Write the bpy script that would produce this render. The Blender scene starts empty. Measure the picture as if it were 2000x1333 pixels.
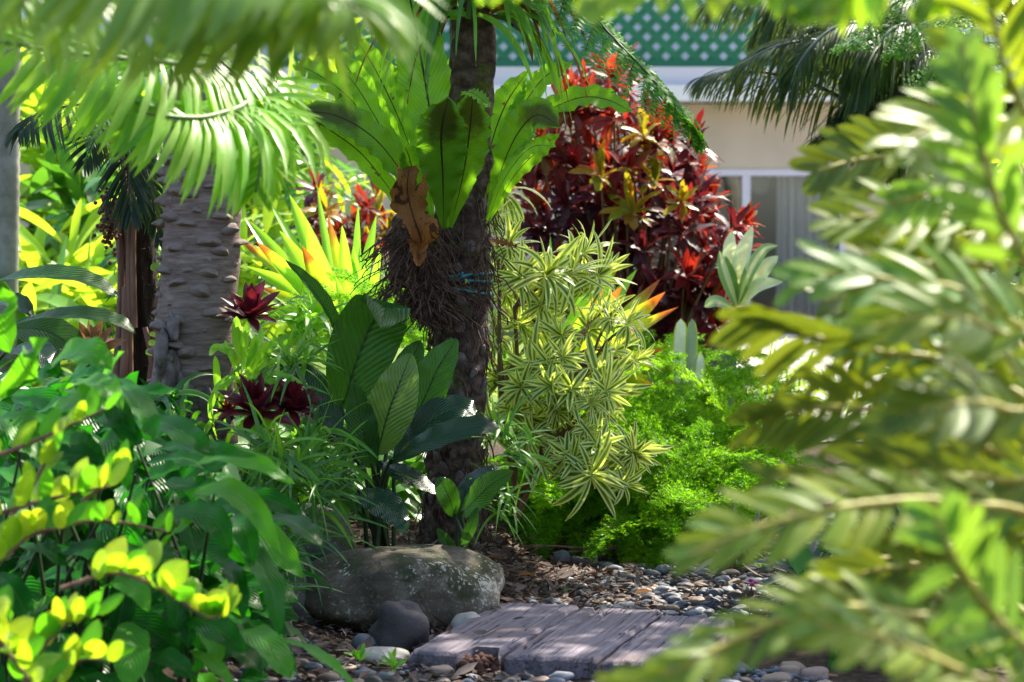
import bpy, math, random
import numpy as np
from mathutils import Vector, noise as mnoise
random.seed(11)
rng = np.random.default_rng(11)
TAU = 2 * math.pi
C = bpy.context.scene.collection
sc = bpy.context.scene

# ------------------------------------------------------------------ camera model
CAMZ, TILT, FPX = 1.0, math.radians(2.007), 4166.7
FWD = np.array([0, math.cos(TILT), -math.sin(TILT)])
UPV = np.array([0, math.sin(TILT), math.cos(TILT)])

def at(px, py, d):
    """world point at depth y = d that the photograph shows at pixel (px, py) of 2000 x 1333"""
    r = FWD + np.array([1., 0, 0]) * (px - 1000) / FPX + UPV * (666.5 - py) / FPX
    return np.array([0, 0, CAMZ]) + r * d / r[1]

def ss(a, b, x):
    t = np.clip((x - a) / (b - a), 0, 1)
    return t * t * (3 - 2 * t)

def gz(x, y):
    bed = 0.13 * ss(5.95, 6.35, y) * ss(0.12, -0.12, x) * ss(9, 7.5, y)
    left = 0.10 * ss(-0.45, -0.8, x) * ss(8, 6, y)
    far = 0.42 * ss(7.6, 14.5, y)
    return np.maximum(bed, left) + far

# ------------------------------------------------------------------ mesh builder
class MB:
    def __init__(s):
        s.v, s.q, s.t, s.uv, s.qm, s.tm, s.n = [], [], [], [], [], [], 0
    def add(s, P, quads=None, tris=None, uv=None, m=0):
        P = np.asarray(P, float).reshape(-1, 3)
        s.v.append(P); s.uv.append(np.zeros((len(P), 2)) if uv is None else np.asarray(uv, float).reshape(-1, 2))
        if quads is not None and len(quads):
            s.q.append(np.asarray(quads, int) + s.n); s.qm.append(np.full(len(quads), m))
        if tris is not None and len(tris):
            s.t.append(np.asarray(tris, int) + s.n); s.tm.append(np.full(len(tris), m))
        s.n += len(P)
    def grid(s, P, uv=None, m=0, closed=False):
        n, k = P.shape[:2]
        i, j = np.meshgrid(np.arange(n - 1), np.arange(k if closed else k - 1), indexing='ij')
        j2 = (j + 1) % k
        Q = np.stack([i * k + j, i * k + j2, (i + 1) * k + j2, (i + 1) * k + j], -1).reshape(-1, 4)
        s.add(P.reshape(-1, 3), Q, None, uv, m)
    def arrays(s):
        v = np.concatenate(s.v); uv = np.concatenate(s.uv)
        q = np.concatenate(s.q) if s.q else np.zeros((0, 4), int)
        t = np.concatenate(s.t) if s.t else np.zeros((0, 3), int)
        qm = np.concatenate(s.qm) if s.q else np.zeros(0, int)
        tm = np.concatenate(s.tm) if s.t else np.zeros(0, int)
        return v, q, t, uv, qm, tm
    def merge(s, arr, M=None, off=None):
        v, q, t, uv, qm, tm = arr
        if M is not None: v = v @ np.asarray(M).T
        if off is not None: v = v + off
        s.v.append(v); s.uv.append(uv)
        if len(q): s.q.append(q + s.n); s.qm.append(qm)
        if len(t): s.t.append(t + s.n); s.tm.append(tm)
        s.n += len(v)
    def mesh(s, name, mats, off=None, smooth=True):
        v, q, t, uv, qm, tm = s.arrays()
        if off is not None: v = v - np.asarray(off)
        me = bpy.data.meshes.new(name)
        nl = len(q) * 4 + len(t) * 3
        me.vertices.add(len(v)); me.loops.add(nl); me.polygons.add(len(q) + len(t))
        me.vertices.foreach_set('co', v.astype(np.float32).ravel())
        li = np.concatenate([q.ravel(), t.ravel()]).astype(np.int32)
        me.loops.foreach_set('vertex_index', li)
        ls = np.concatenate([np.arange(len(q)) * 4, len(q) * 4 + np.arange(len(t)) * 3]).astype(np.int32)
        me.polygons.foreach_set('loop_start', ls)
        me.polygons.foreach_set('material_index', np.concatenate([qm, tm]).astype(np.int32))
        me.polygons.foreach_set('use_smooth', np.full(len(ls), smooth))
        ul = me.uv_layers.new(name='UVMap')
        ul.data.foreach_set('uv', uv[li].astype(np.float32).ravel())
        for m in (mats if isinstance(mats, (list, tuple)) else [mats]): me.materials.append(m)
        me.update(calc_edges=True); me.validate()
        return me

def tag(o, label=None, cat=None, group=None, kind=None):
    if label: o['label'] = label
    if cat: o['category'] = cat
    if group: o['group'] = group
    if kind: o['kind'] = kind
    return o

def obj(name, mb, mats, parent=None, smooth=True, origin=None):
    """link the builder's shape (world coordinates) as ONE mesh object, under parent if given"""
    base = np.zeros(3); p = parent
    while p is not None:
        base = base + np.array(p.location); p = p.parent
    own = np.zeros(3) if origin is None else np.asarray(origin, float) - base
    me = mb.mesh(name, mats, base + own, smooth)
    o = bpy.data.objects.new(name, me); C.objects.link(o)
    o.location = own
    if parent is not None: o.parent = parent
    return o

def thing(name, label, cat, loc, group=None):
    o = bpy.data.objects.new(name, None); C.objects.link(o)
    o.location = loc; o.empty_display_size = 0.1
    return tag(o, label, cat, group)

def nrm(v):
    v = np.asarray(v, float)
    return v / np.maximum(np.linalg.norm(v, axis=-1, keepdims=True), 1e-9)

def spline(pts, n):
    P = np.asarray(pts, float)
    if len(P) == 2: return P[0] + (P[1] - P[0]) * np.linspace(0, 1, n)[:, None]
    E = np.vstack([2 * P[0] - P[1], P, 2 * P[-1] - P[-2]])
    t = np.linspace(0, len(P) - 1, n); i = np.minimum(t.astype(int), len(P) - 2); f = (t - i)[:, None]
    a, b, c, d = E[i], E[i + 1], E[i + 2], E[i + 3]
    return 0.5 * (2 * b + (c - a) * f + (2 * a - 5 * b + 4 * c - d) * f ** 2 + (3 * b - a - 3 * c + d) * f ** 3)

def prof(v, kind):
    if kind == 'lance': w = v ** .7 * (1 - v) ** .8 * 2.85
    elif kind == 'ovate': w = v ** .55 * (1 - v) ** .62 * 2.27
    elif kind == 'strap': w = (.55 + .45 * np.minimum(1, 3 * v)) * (1 - v ** 5)
    elif kind == 'round': w = (.35 + .65 * np.minimum(1, 2.5 * v)) * np.sqrt(np.maximum(0, 1 - v ** 6))
    elif kind == 'nest': w = (.10 + .90 * np.sin(np.pi / 2 * np.minimum(v / .62, 1)) ** 1.3) * (1 - np.clip((v - .62) / .38, 0, 1) ** 2.6)
    elif kind == 'paddle': w = np.sin(np.pi * np.clip(v, 0, 1) ** .85) ** .62
    elif kind == 'zamia': w = v ** .45 * (1 - v) ** .45 * 1.87
    elif kind == 'grass': w = (.7 + .3 * np.minimum(1, 4 * v)) * (1 - v) ** .55
    else: w = np.ones_like(v)
    return w

def sweep(mb, P, W, nh, nu=1, fold=0., cup=0., wave=0., wf=5., m=0, kind='lance', twist=0., ragged=0.):
    """a leaf blade swept along the midline P, half width W, its face turned to nh"""
    n = len(P); v = np.linspace(0, 1, n)
    T = nrm(np.gradient(P, axis=0)); S = nrm(np.cross(T, np.broadcast_to(np.asarray(nh, float), T.shape)))
    N = np.cross(S, T)
    if twist:
        a = (v * twist)[:, None]; S, N = S * np.cos(a) + N * np.sin(a), N * np.cos(a) - S * np.sin(a)
    w = W * prof(v, kind); u = np.linspace(-1, 1, 2 * nu + 1)
    ph = rng.uniform(0, TAU, 2)
    h = (fold * np.abs(u) + cup * u ** 2)[None, :] * w[:, None]
    if wave:
        h = h + wave * W * (u ** 2)[None, :] * np.where(u[None, :] > 0, np.sin(wf * TAU * v + ph[0])[:, None], np.sin(wf * 1.13 * TAU * v + ph[1])[:, None]) * np.minimum(1, 4 * v)[:, None]
    ww = w[:, None] * u[None, :]
    if ragged:
        ww = ww * (1 + ragged * rng.normal(0, 1, (n, 2 * nu + 1)) * (np.abs(u) > .9))
    X = P[:, None] + S[:, None] * ww[..., None] + N[:, None] * h[..., None]
    U = np.stack(np.broadcast_arrays((u[None, :] + 1) / 2, v[:, None]), -1)
    mb.grid(X, U, m)

def arc(p0, d, L, droop, n=6, side=None):
    t = nrm(d); p = np.asarray(p0, float); out = [p]; h = L / (n - 1)
    for _ in range(n - 1):
        t = nrm(t + np.array([0, 0, -droop / (n - 1)]) + (0 if side is None else side / (n - 1)))
        p = p + t * h; out.append(p)
    return np.array(out)

def tube(mb, P, R, k=6, m=0, cap=True, bump=None):
    P = np.asarray(P, float); n = len(P); R = np.broadcast_to(np.asarray(R, float), (n,))
    T = nrm(np.gradient(P, axis=0)); ref = np.array([1., 0, 0]) if abs(T[0][0]) < .7 else np.array([0, 1., 0])
    A = nrm(np.cross(T, ref)); B = np.cross(T, A)
    th = np.arange(k) / k * TAU
    RR = R[:, None] * np.ones(k)[None]
    if bump is not None: RR = RR + bump(np.arange(n)[:, None] / (n - 1), th[None, :])
    X = P[:, None] + RR[..., None] * (A[:, None] * np.cos(th)[None, :, None] + B[:, None] * np.sin(th)[None, :, None])
    U = np.stack(np.broadcast_arrays((th / TAU)[None], (np.arange(n) / (n - 1))[:, None]), -1)
    mb.grid(X, U, m, closed=True)
    if cap and k >= 3:
        for e in (0, n - 1):
            c = P[e]; idx = np.arange(k)
            mb.add(np.vstack([X[e], c]), None, np.stack([idx, (idx + 1) % k, np.full(k, k)], -1), None, m)

def px(w, d): return w * d / FPX

def hero(mb, pts, w, d, nh=(0, -1, .25), kind='paddle', n=22, nu=4, m=0, **kw):
    """one blade through pixel points; d one depth or one per point"""
    dd = d if isinstance(d, (list, tuple)) else [d] * len(pts)
    P = spline([at(a, b, c) for (a, b), c in zip(pts, dd)], n)
    sweep(mb, P, px(w, np.mean(dd)) / 2, nh, nu=nu, m=m, kind=kind, **kw)
    return P

def rosette(mb, c, axis, n, L, W, kind='lance', a0=.15, a1=1.5, droop=.6, nseg=6, nu=1, fold=.25, m=0, jit=.15, mats=None, **kw):
    ax = nrm(axis); r = np.array([1., 0, 0]) if abs(ax[0]) < .8 else np.array([0, 1., 0])
    A = nrm(np.cross(ax, r)); B = np.cross(ax, A)
    for i in range(n):
        f = (i + .5) / n; ang = i * 2.39996 + rng.uniform(-jit, jit) * 2
        th = a0 + (a1 - a0) * f + rng.uniform(-jit, jit)
        d = ax * math.cos(th) + (A * math.cos(ang) + B * math.sin(ang)) * math.sin(th)
        l = L * rng.uniform(.58, 1.14) * (.65 + .35 * math.sin(math.pi * min(1, .25 + f)))
        P = arc(np.asarray(c) + ax * L * .12 * (1 - f), d, l, droop * (.4 + .6 * f) * rng.uniform(.3, 1.7), nseg)
        nh = ax * 1.0 + rng.normal(0, .12, 3)
        sweep(mb, P, W / 2 * rng.uniform(.85, 1.1), nh, nu=nu, fold=fold, kind=kind, m=(m if mats is None else mats[int(rng.integers(len(mats)))]), **kw)

def frond(mb, P, n, LL, lw, ang=1.0, droop=.5, nh=(0, 0, 1), lift=.15, kind='lance', m=0, nseg=5, nu=1, fold=.2, v0=.12, shape=None, sides=(-1, 1), jit=.08, sideflow=None, twist=0.):
    """pinnate leaflets along the stalk P"""
    Pn = len(P); T = nrm(np.gradient(P, axis=0)); nh = np.broadcast_to(np.asarray(nh, float), T.shape)
    S = nrm(np.cross(T, nh)); N = np.cross(S, T)
    for i in range(n):
        v = v0 + (1 - v0) * (i + .3) / n
        k = min(Pn - 1, v * (Pn - 1)); a = int(k); b = min(a + 1, Pn - 1); f = k - a
        p = P[a] * (1 - f) + P[b] * f; t, s, nn = T[a], S[a], N[a]
        l = LL * (shape(v) if shape else (.55 + .45 * math.sin(math.pi * min(1, .2 + .8 * v))) * (1 - .45 * max(0, v - .6) / .4))
        an = ang * (1 - .45 * v)
        for sd in sides:
            q = an + rng.normal(0, jit)
            d = t * math.cos(q) + s * sd * math.sin(q) + nn * (lift + rng.normal(0, jit))
            A = arc(p + t * rng.normal(0, .004), d, l * rng.uniform(.9, 1.08), droop * rng.uniform(.8, 1.2), nseg, sideflow)
            sweep(mb, A, lw / 2 * rng.uniform(.85, 1.1), nn + rng.normal(0, .1, 3), nu=nu, fold=fold, kind=kind, m=m, twist=twist * sd)

def ico(sub):
    import bmesh
    bm = bmesh.new(); bmesh.ops.create_icosphere(bm, subdivisions=sub, radius=1)
    v = np.array([x.co[:] for x in bm.verts]); f = np.array([[w.index for w in x.verts] for x in bm.faces]); bm.free()
    return v, f
ICO = {k: ico(k) for k in (1, 2, 3, 4, 5)}

def rock(mb, c, size, sub=4, amp=.18, fr=1.3, seed=0, rot=0., fine=.02, m=0, power=1.0):
    v, f = ICO[sub]
    o = Vector((seed * 7.1, seed * 3.3, seed * 1.7))
    d = np.array([1 + amp * mnoise.noise(Vector(x) * fr + o) + fine * mnoise.noise(Vector(x) * fr * 5 + o) + fine * .5 * mnoise.noise(Vector(x) * fr * 13 + o) for x in v])
    w = np.sign(v) * np.abs(v) ** power if power != 1 else v
    w = w * d[:, None] * np.asarray(size) / 2
    ca, sa = math.cos(rot), math.sin(rot)
    w = w @ np.array([[ca, -sa, 0], [sa, ca, 0], [0, 0, 1]]).T
    mb.add(w + np.asarray(c), None, f, v[:, :2], m)

def box(mb, lo, hi, m=0):
    x0, y0, z0 = lo; x1, y1, z1 = hi
    P = [(x0, y0, z0), (x1, y0, z0), (x1, y1, z0), (x0, y1, z0), (x0, y0, z1), (x1, y0, z1), (x1, y1, z1), (x0, y1, z1)]
    mb.add(P, [(0, 3, 2, 1), (4, 5, 6, 7), (0, 1, 5, 4), (1, 2, 6, 5), (2, 3, 7, 6), (3, 0, 4, 7)], None, None, m)

# ------------------------------------------------------------------ materials
class NT:
    def __init__(s, name):
        s.mat = bpy.data.materials.new(name); s.mat.use_nodes = True
        s.t = s.mat.node_tree; s.t.nodes.clear()
        s.out = s.n('ShaderNodeOutputMaterial')
    def n(s, typ, **kw):
        x = s.t.nodes.new(typ)
        for k, v in kw.items(): setattr(x, k, v)
        return x
    def link(s, a, b): s.t.links.new(a, b)
    def set(s, sock, val):
        if isinstance(val, bpy.types.NodeSocket): s.link(val, sock)
        elif hasattr(sock.default_value, '__len__') and len(sock.default_value) == 4: sock.default_value = (*val[:3], 1)
        else: sock.default_value = val
    def math(s, op, a, b=0., c=None, clamp=False):
        x = s.n('ShaderNodeMath', operation=op); x.use_clamp = clamp
        s.set(x.inputs[0], a); s.set(x.inputs[1], b)
        if c is not None: s.set(x.inputs[2], c)
        return x.outputs[0]
    def rng(s, x, a, b, c=0., d=1.):
        m = s.n('ShaderNodeMapRange', interpolation_type='SMOOTHSTEP')
        for i, v in enumerate((x, a, b, c, d)): s.set(m.inputs[i], v)
        return m.outputs[0]
    def mix(s, f, a, b, mode='MIX'):
        x = s.n('ShaderNodeMixRGB', blend_type=mode)
        s.set(x.inputs[0], f); s.set(x.inputs[1], a); s.set(x.inputs[2], b)
        return x.outputs[0]
    def ramp(s, f, cols, interp='LINEAR'):
        x = s.n('ShaderNodeValToRGB'); r = x.color_ramp; r.interpolation = interp
        while len(r.elements) < len(cols): r.elements.new(.5)
        for i, c in enumerate(cols):
            pos, col = (c if isinstance(c[1], (tuple, list)) else (i / max(1, len(cols) - 1), c))
            r.elements[i].position = pos; r.elements[i].color = (*col[:3], 1)
        s.set(x.inputs[0], f); return x.outputs[0]
    def noise(s, scale, detail=3., co=None, rough=.55, out=0):
        x = s.n('ShaderNodeTexNoise'); x.inputs['Scale'].default_value = scale; x.inputs['Detail'].default_value = detail
        x.inputs['Roughness'].default_value = rough
        if co is not None: s.link(co, x.inputs['Vector'])
        return x.outputs[out]
    def obj_co(s): return s.n('ShaderNodeTexCoord').outputs['Object']
    def bump(s, h, strength=.3, dist=.01):
        x = s.n('ShaderNodeBump'); x.inputs['Strength'].default_value = strength; x.inputs['Distance'].default_value = dist
        s.link(h, x.inputs['Height']); return x.outputs[0]
    def bsdf(s, col, rough=.5, spec=.5, nor=None):
        b = s.n('ShaderNodeBsdfPrincipled'); s.set(b.inputs['Base Color'], col); s.set(b.inputs['Roughness'], rough)
        b.inputs['Specular IOR Level'].default_value = spec
        if nor is not None: s.link(nor, b.inputs['Normal'])
        return b
    def done(s, shader): s.link(shader, s.out.inputs['Surface']); return s.mat

def leafmat(name, cols, trans, tf=.4, rough=.4, spec=.5, mid=None, veins=None, edge=None, blotch=None, tip=None, sori=None, base=None, grain=.35, nscale=14., objvar=0.):
    n = NT(name)
    geo = n.n('ShaderNodeNewGeometry'); oi = n.n('ShaderNodeObjectInfo')
    r = n.math('FRACT', n.math('ADD', geo.outputs['Random Per Island'], n.math('MULTIPLY', oi.outputs['Random'], 3.7)))
    co = n.obj_co()
    col = n.ramp(r, cols)
    uv = n.n('ShaderNodeUVMap'); sep = n.n('ShaderNodeSeparateXYZ'); n.link(uv.outputs[0], sep.inputs[0])
    u, v = sep.outputs[0], sep.outputs[1]
    a = n.math('ABSOLUTE', n.math('MULTIPLY_ADD', u, 2., -1.))
    nz = n.noise(nscale, 4., co)
    col = n.mix(grain, col, n.ramp(nz, [(.3, (.35, .4, .3)), (.7, (1.5, 1.45, 1.3))]), 'MULTIPLY')
    if objvar: col = n.mix(objvar, col, n.ramp(oi.outputs['Random'], [(.0, (.35, .42, .45)), (.5, (.9, .95, .9)), (.85, (1.45, 1.3, .9)), (1., (1.7, 1.15, .8))]), 'MULTIPLY')
    nor = None; ov = []
    if veins:
        fr, st, sl = veins
        h = n.math('SINE', n.math('MULTIPLY', n.math('SUBTRACT', v, n.math('MULTIPLY', a, sl)), fr * TAU))
        col = n.mix(n.rng(h, .45, 1., 0., .55), col, n.mix(1., col, (1.5, 1.5, 1.25), 'MULTIPLY'))
        nor = n.bump(h, st, .004)
    if edge: col = n.mix(n.rng(a, edge[1] - .12, edge[1] + .08), col, edge[0])
    if sori:
        stk = n.math('SINE', n.math('MULTIPLY', n.math('SUBTRACT', v, n.math('MULTIPLY', a, .12)), 95 * TAU))
        vv = n.math('ADD', v, n.math('ADD', n.math('MULTIPLY', n.noise(22., 5., co, .7), .34), n.math('MULTIPLY', a, -.10)))
        k = n.math('MULTIPLY', n.rng(vv, sori[1] + .08, sori[1] + .26), n.rng(n.math('ADD', a, n.math('MULTIPLY', nz, .5)), 1.15, .7))
        k = n.math('MULTIPLY', k, n.math('MULTIPLY_ADD', stk, .22, .72)); ov.append((k, sori[0])); col = n.mix(k, col, sori[0])
    if tip:
        k = n.rng(n.math('ADD', v, n.math('MULTIPLY', nz, .2)), tip[1], tip[1] + .15); ov.append((k, tip[0])); col = n.mix(k, col, tip[0])
    if base: col = n.mix(n.rng(v, base[1], base[1] * .3), col, base[0])
    if mid:
        k = n.rng(a, mid[1], mid[1] * .5); ov.append((k, mid[0])); col = n.mix(k, col, mid[0])
    if blotch:
        b = n.noise(blotch[2], 3., co)
        k = n.rng(b, blotch[1], blotch[1] + .05); ov.append((k, blotch[0])); col = n.mix(k, col, blotch[0])
    p = n.bsdf(col, rough, spec, nor)
    tr = n.n('ShaderNodeBsdfTranslucent')
    tc = n.mix(.35, col, trans)
    for k, c in ov: tc = n.mix(k, tc, c)
    n.link(n.mix(1., tc, trans_gain, 'MULTIPLY'), tr.inputs[0])
    if nor is not None: n.link(nor, tr.inputs['Normal'])
    ms = n.n('ShaderNodeMixShader'); ms.inputs[0].default_value = tf
    n.link(p.outputs[0], ms.inputs[1]); n.link(tr.outputs[0], ms.inputs[2])
    return n.done(ms.outputs[0])
trans_gain = (1.5, 1.5, 1.0)

def barkmat(name, cols, scale=20., rings=None, moss=None, bumpst=.6, lichen=None, rough=.85, stretch=(1, 1, 1)):
    n = NT(name); co = n.obj_co()
    mp = n.n('ShaderNodeMapping'); mp.inputs['Scale'].default_value = stretch; n.link(co, mp.inputs[0])
    a = n.noise(scale, 6., mp.outputs[0], .65)
    col = n.ramp(a, [(.3, cols[0]), (.5, cols[1]), (.7, cols[2])])
    h = a
    if rings:
        sep = n.n('ShaderNodeSeparateXYZ'); n.link(co, sep.inputs[0])
        wob = n.noise(9., 3., co)
        w = n.math('SINE', n.math('ADD', n.math('MULTIPLY', sep.outputs[2], rings), n.math('MULTIPLY', wob, 14.)))
        col = n.mix(n.rng(w, .2, 1., 0., .55), col, cols[0])
        h = n.math('ADD', a, n.math('MULTIPLY', w, -.35))
    if moss:
        b = n.noise(moss[1], 4., co, .7); col = n.mix(n.rng(b, moss[2], moss[2] + .1, 0., .9), col, n.ramp(n.noise(90., 2., co), [(.35, tuple(c * .5 for c in moss[0])), (.65, moss[0])]))
    if lichen:
        b = n.noise(lichen[1], 5., co, .75); col = n.mix(n.rng(b, lichen[2], lichen[2] + .06), col, lichen[0])
    return n.done(n.bsdf(col, rough, .25, n.bump(h, bumpst, .02)).outputs[0])

def plain(name, col, rough=.6, spec=.4, var=.25, scale=8., bumpst=.15, bs=None):
    n = NT(name); co = n.obj_co(); a = n.noise(scale, 5., co)
    c = n.mix(var, col, n.ramp(a, [(.3, (.5, .5, .5)), (.7, (1.45, 1.45, 1.45))]), 'MULTIPLY')
    return n.done(n.bsdf(c, rough, spec, n.bump(n.noise(bs or scale * 8, 4., co), bumpst, .005)).outputs[0])

M = {}
M['nest'] = leafmat('nest_fern', [(.10, .26, .012), (.16, .36, .015), (.07, .20, .012)], (.34, .70, .02), .42, .40, .35, mid=((.025, .018, .006), .055), veins=(46, .15, .12), nscale=9., grain=.5, blotch=((.10, .085, .02), .655, 24.))
M['nestdark'] = leafmat('nest_fern_spored', [(.07, .20, .012), (.12, .27, .014)], (.20, .46, .012), .36, .42, .25, mid=((.025, .018, .006), .055), veins=(46, .15, .12), sori=((.030, .012, .008), .60))
M['dead'] = leafmat('dead_frond', [(.20, .085, .03), (.28, .13, .05)], (.5, .2, .05), .25, .8, .1, mid=((.08, .03, .015), .07), veins=(30, .5, .3), blotch=((.07, .03, .015), .55, 18.))
M['lily'] = leafmat('lily_leaf', [(.018, .065, .012), (.03, .10, .016), (.045, .14, .025)], (.16, .5, .02), .24, .36, .35, mid=((.02, .06, .012), .06), veins=(17, .5, .30), blotch=((.10, .05, .02), .70, 5.))
M['lilylight'] = leafmat('lily_leaf_pale', [(.10, .20, .04), (.13, .24, .05)], (.3, .5, .05), .3, .4, .45, mid=((.03, .06, .02), .05), veins=(17, .5, .30))
M['lilyblue'] = leafmat('lily_leaf_sheen', [(.016, .05, .03), (.022, .065, .035)], (.08, .3, .06), .12, .27, .7, mid=((.02, .07, .03), .05), veins=(19, .7, .33))
M['stem'] = plain('green_stem', (.07, .13, .025), .5, .4)
M['stemdark'] = plain('dark_stem', (.025, .045, .015), .5, .4)
M['stembrown'] = plain('brown_stem', (.16, .09, .045), .75, .2, .4, 30.)
M['palmstalk'] = plain('palm_stalk', (.10, .14, .13), .35, .6)
M['stemyellow'] = plain('yellow_stem', (.34, .30, .05), .55, .35)
M['lime'] = leafmat('lime_strap', [(.15, .40, .02), (.24, .48, .03), (.10, .34, .03)], (.48, .88, .07), .5, .35, .5, grain=.25, mid=((.3, .5, .05), .1))
M['limetip'] = leafmat('lime_strap_orange_tip', [(.26, .40, .02), (.34, .42, .03)], (.85, .85, .05), .5, .38, .45, tip=((.40, .11, .02), .88), grain=.25)
M['song'] = leafmat('variegated', [(.045, .13, .025), (.06, .17, .03), (.05, .15, .03), (.04, .12, .03), (.07, .18, .03), (.15, .11, .04)], (.6, .75, .08), .38, .4, .45, edge=((.70, .74, .27), .44), grain=.3, nscale=30., objvar=.4, blotch=((.16, .11, .05), .70, 40.))
M['asp'] = leafmat('asparagus_fern', [(.06, .24, .006), (.14, .36, .008), (.25, .46, .012), (.08, .27, .02)], (.40, .85, .01), .40, .5, .25, grain=.75, nscale=7., objvar=.85)
M['feather'] = leafmat('feathery', [(.03, .16, .03), (.07, .26, .025), (.15, .36, .025)], (.4, .8, .03), .42, .45, .35)
M['palm'] = leafmat('palm_leaflet', [(.10, .30, .008), (.16, .37, .010), (.26, .42, .05)], (.55, .92, .015), .46, .38, .35)
M['palmnear'] = leafmat('palm_leaflet_sage', [(.10, .24, .025), (.16, .31, .03), (.24, .36, .09)], (.5, .7, .05), .45, .35, .5)
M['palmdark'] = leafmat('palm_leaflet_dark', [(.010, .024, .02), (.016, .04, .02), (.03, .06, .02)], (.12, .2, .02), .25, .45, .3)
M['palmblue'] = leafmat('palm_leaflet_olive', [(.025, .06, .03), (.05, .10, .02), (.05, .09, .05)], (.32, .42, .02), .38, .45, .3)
M['zamia'] = leafmat('cycad_leaflet', [(.10, .19, .012), (.155, .25, .02), (.23, .285, .022), (.08, .20, .03)], (.54, .60, .015), .38, .44, .26, mid=((.22, .32, .06), .10), grain=.3, nscale=8.)
M['zamiadark'] = leafmat('cycad_leaflet_olive', [(.055, .11, .013), (.09, .15, .012), (.13, .165, .014)], (.36, .39, .012), .34, .44, .26, mid=((.22, .32, .06), .10), grain=.3)
M['zamiablue'] = leafmat('cycad_leaflet_glaucous', [(.08, .20, .04), (.12, .26, .05), (.16, .29, .035)], (.38, .60, .04), .36, .44, .26, mid=((.22, .32, .06), .10), grain=.3)
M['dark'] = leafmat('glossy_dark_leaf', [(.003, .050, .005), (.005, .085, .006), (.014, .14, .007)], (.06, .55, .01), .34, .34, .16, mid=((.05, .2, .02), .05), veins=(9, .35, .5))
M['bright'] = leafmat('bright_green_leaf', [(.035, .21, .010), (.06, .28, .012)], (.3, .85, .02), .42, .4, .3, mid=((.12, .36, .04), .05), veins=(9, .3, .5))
M['gold'] = leafmat('golden_leaf', [(.13, .33, .010), (.21, .39, .012), (.32, .41, .018), (.08, .27, .012)], (.62, .84, .03), .42, .27, .6, mid=((.30, .42, .05), .07), grain=.5, nscale=22., veins=(7, .25, .5), blotch=((.20, .13, .03), .69, 30.))
M['yellow'] = leafmat('yellow_leaf', [(.50, .46, .02), (.55, .38, .02)], (.9, .8, .03), .4, .33, .5, grain=.25)
M['croton'] = leafmat('croton_red', [(.15, .009, .014), (.06, .012, .022), (.25, .018, .014), (.04, .010, .025), (.20, .040, .015), (.13, .008, .03), (.06, .10, .02), (.22, .05, .07)], (.9, .05, .02), .3, .46, .28, grain=.35, objvar=.25)
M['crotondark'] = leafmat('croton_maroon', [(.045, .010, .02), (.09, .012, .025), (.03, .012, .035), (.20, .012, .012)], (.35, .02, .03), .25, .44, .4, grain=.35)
M['crotongold'] = leafmat('croton_gold', [(.22, .30, .02), (.34, .16, .015), (.12, .26, .02), (.36, .09, .015)], (.8, .55, .03), .35, .36, .4)
M['brom'] = leafmat('bromeliad_red', [(.075, .010, .022), (.13, .014, .03), (.05, .012, .02)], (.4, .02, .05), .25, .32, .5)
M['brompink'] = leafmat('bromeliad_pink', [(.20, .09, .06), (.14, .10, .04)], (.5, .2, .1), .3, .4, .4)
M['grass'] = leafmat('strap_green', [(.06, .20, .02), (.10, .30, .025), (.15, .36, .03)], (.4, .75, .04), .4, .4, .4, grain=.3)
M['sea'] = leafmat('strap_bluegreen', [(.05, .15, .04), (.08, .20, .05), (.07, .22, .025)], (.2, .5, .1), .3, .42, .4, grain=.3)
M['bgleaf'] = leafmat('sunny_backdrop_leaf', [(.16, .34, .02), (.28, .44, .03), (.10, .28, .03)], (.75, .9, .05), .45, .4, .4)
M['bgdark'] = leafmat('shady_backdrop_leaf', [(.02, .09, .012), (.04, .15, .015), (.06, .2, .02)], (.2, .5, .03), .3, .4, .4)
M['dieff'] = leafmat('white_streaked_leaf', [(.06, .22, .04)], (.5, .7, .2), .35, .4, .4, mid=((.65, .7, .45), .45))
M['snake'] = leafmat('banded_strap', [(.05, .16, .09)], (.3, .5, .1), .2, .4, .5, edge=((.45, .55, .04), .78))
M['rhoeo'] = leafmat('oyster_leaf', [(.05, .09, .06), (.07, .12, .08), (.05, .05, .06)], (.2, .2, .2), .2, .3, .6)
M['pink'] = plain('pink_petal', (.55, .03, .25), .5)
M['orangeleaf'] = leafmat('orange_fallen_leaf', [(.45, .14, .03), (.4, .08, .03)], (.7, .2, .03), .3, .5, .3)
M['litter'] = leafmat('bark_litter', [(.080, .048, .042), (.14, .095, .085), (.048, .031, .028), (.20, .16, .145), (.10, .056, .044)], (.2, .1, .05), .05, .8, .2)
M['bark_fern'] = barkmat('tree_fern_bark', [(.024, .015, .011), (.092, .058, .042), (.19, .135, .108)], 24., rings=95., moss=((.10, .13, .010), 6., .54), bumpst=.8)
M['scar'] = barkmat('leaf_scar', [(.06, .04, .035), (.13, .095, .085), (.22, .18, .17)], 30., bumpst=.5)
M['bark_knob'] = barkmat('knobbly_bark', [(.10, .068, .055), (.195, .142, .12), (.30, .235, .205)], 9., moss=((.07, .09, .015), 5., .60), lichen=((.36, .34, .31), 13., .66), bumpst=.22, stretch=(1.6, 1.6, 10))
M['knob'] = barkmat('bark_knobs', [(.11, .078, .065), (.25, .19, .165), (.40, .33, .29)], 30., bumpst=.5)
M['root'] = barkmat('old_roots', [(.02, .011, .007), (.085, .048, .032), (.17, .105, .08)], 40.)
M['rootgrey'] = barkmat('grey_buttress', [(.06, .045, .04), (.17, .14, .13), (.30, .26, .25)], 14., moss=((.06, .08, .02), 8., .6))
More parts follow.
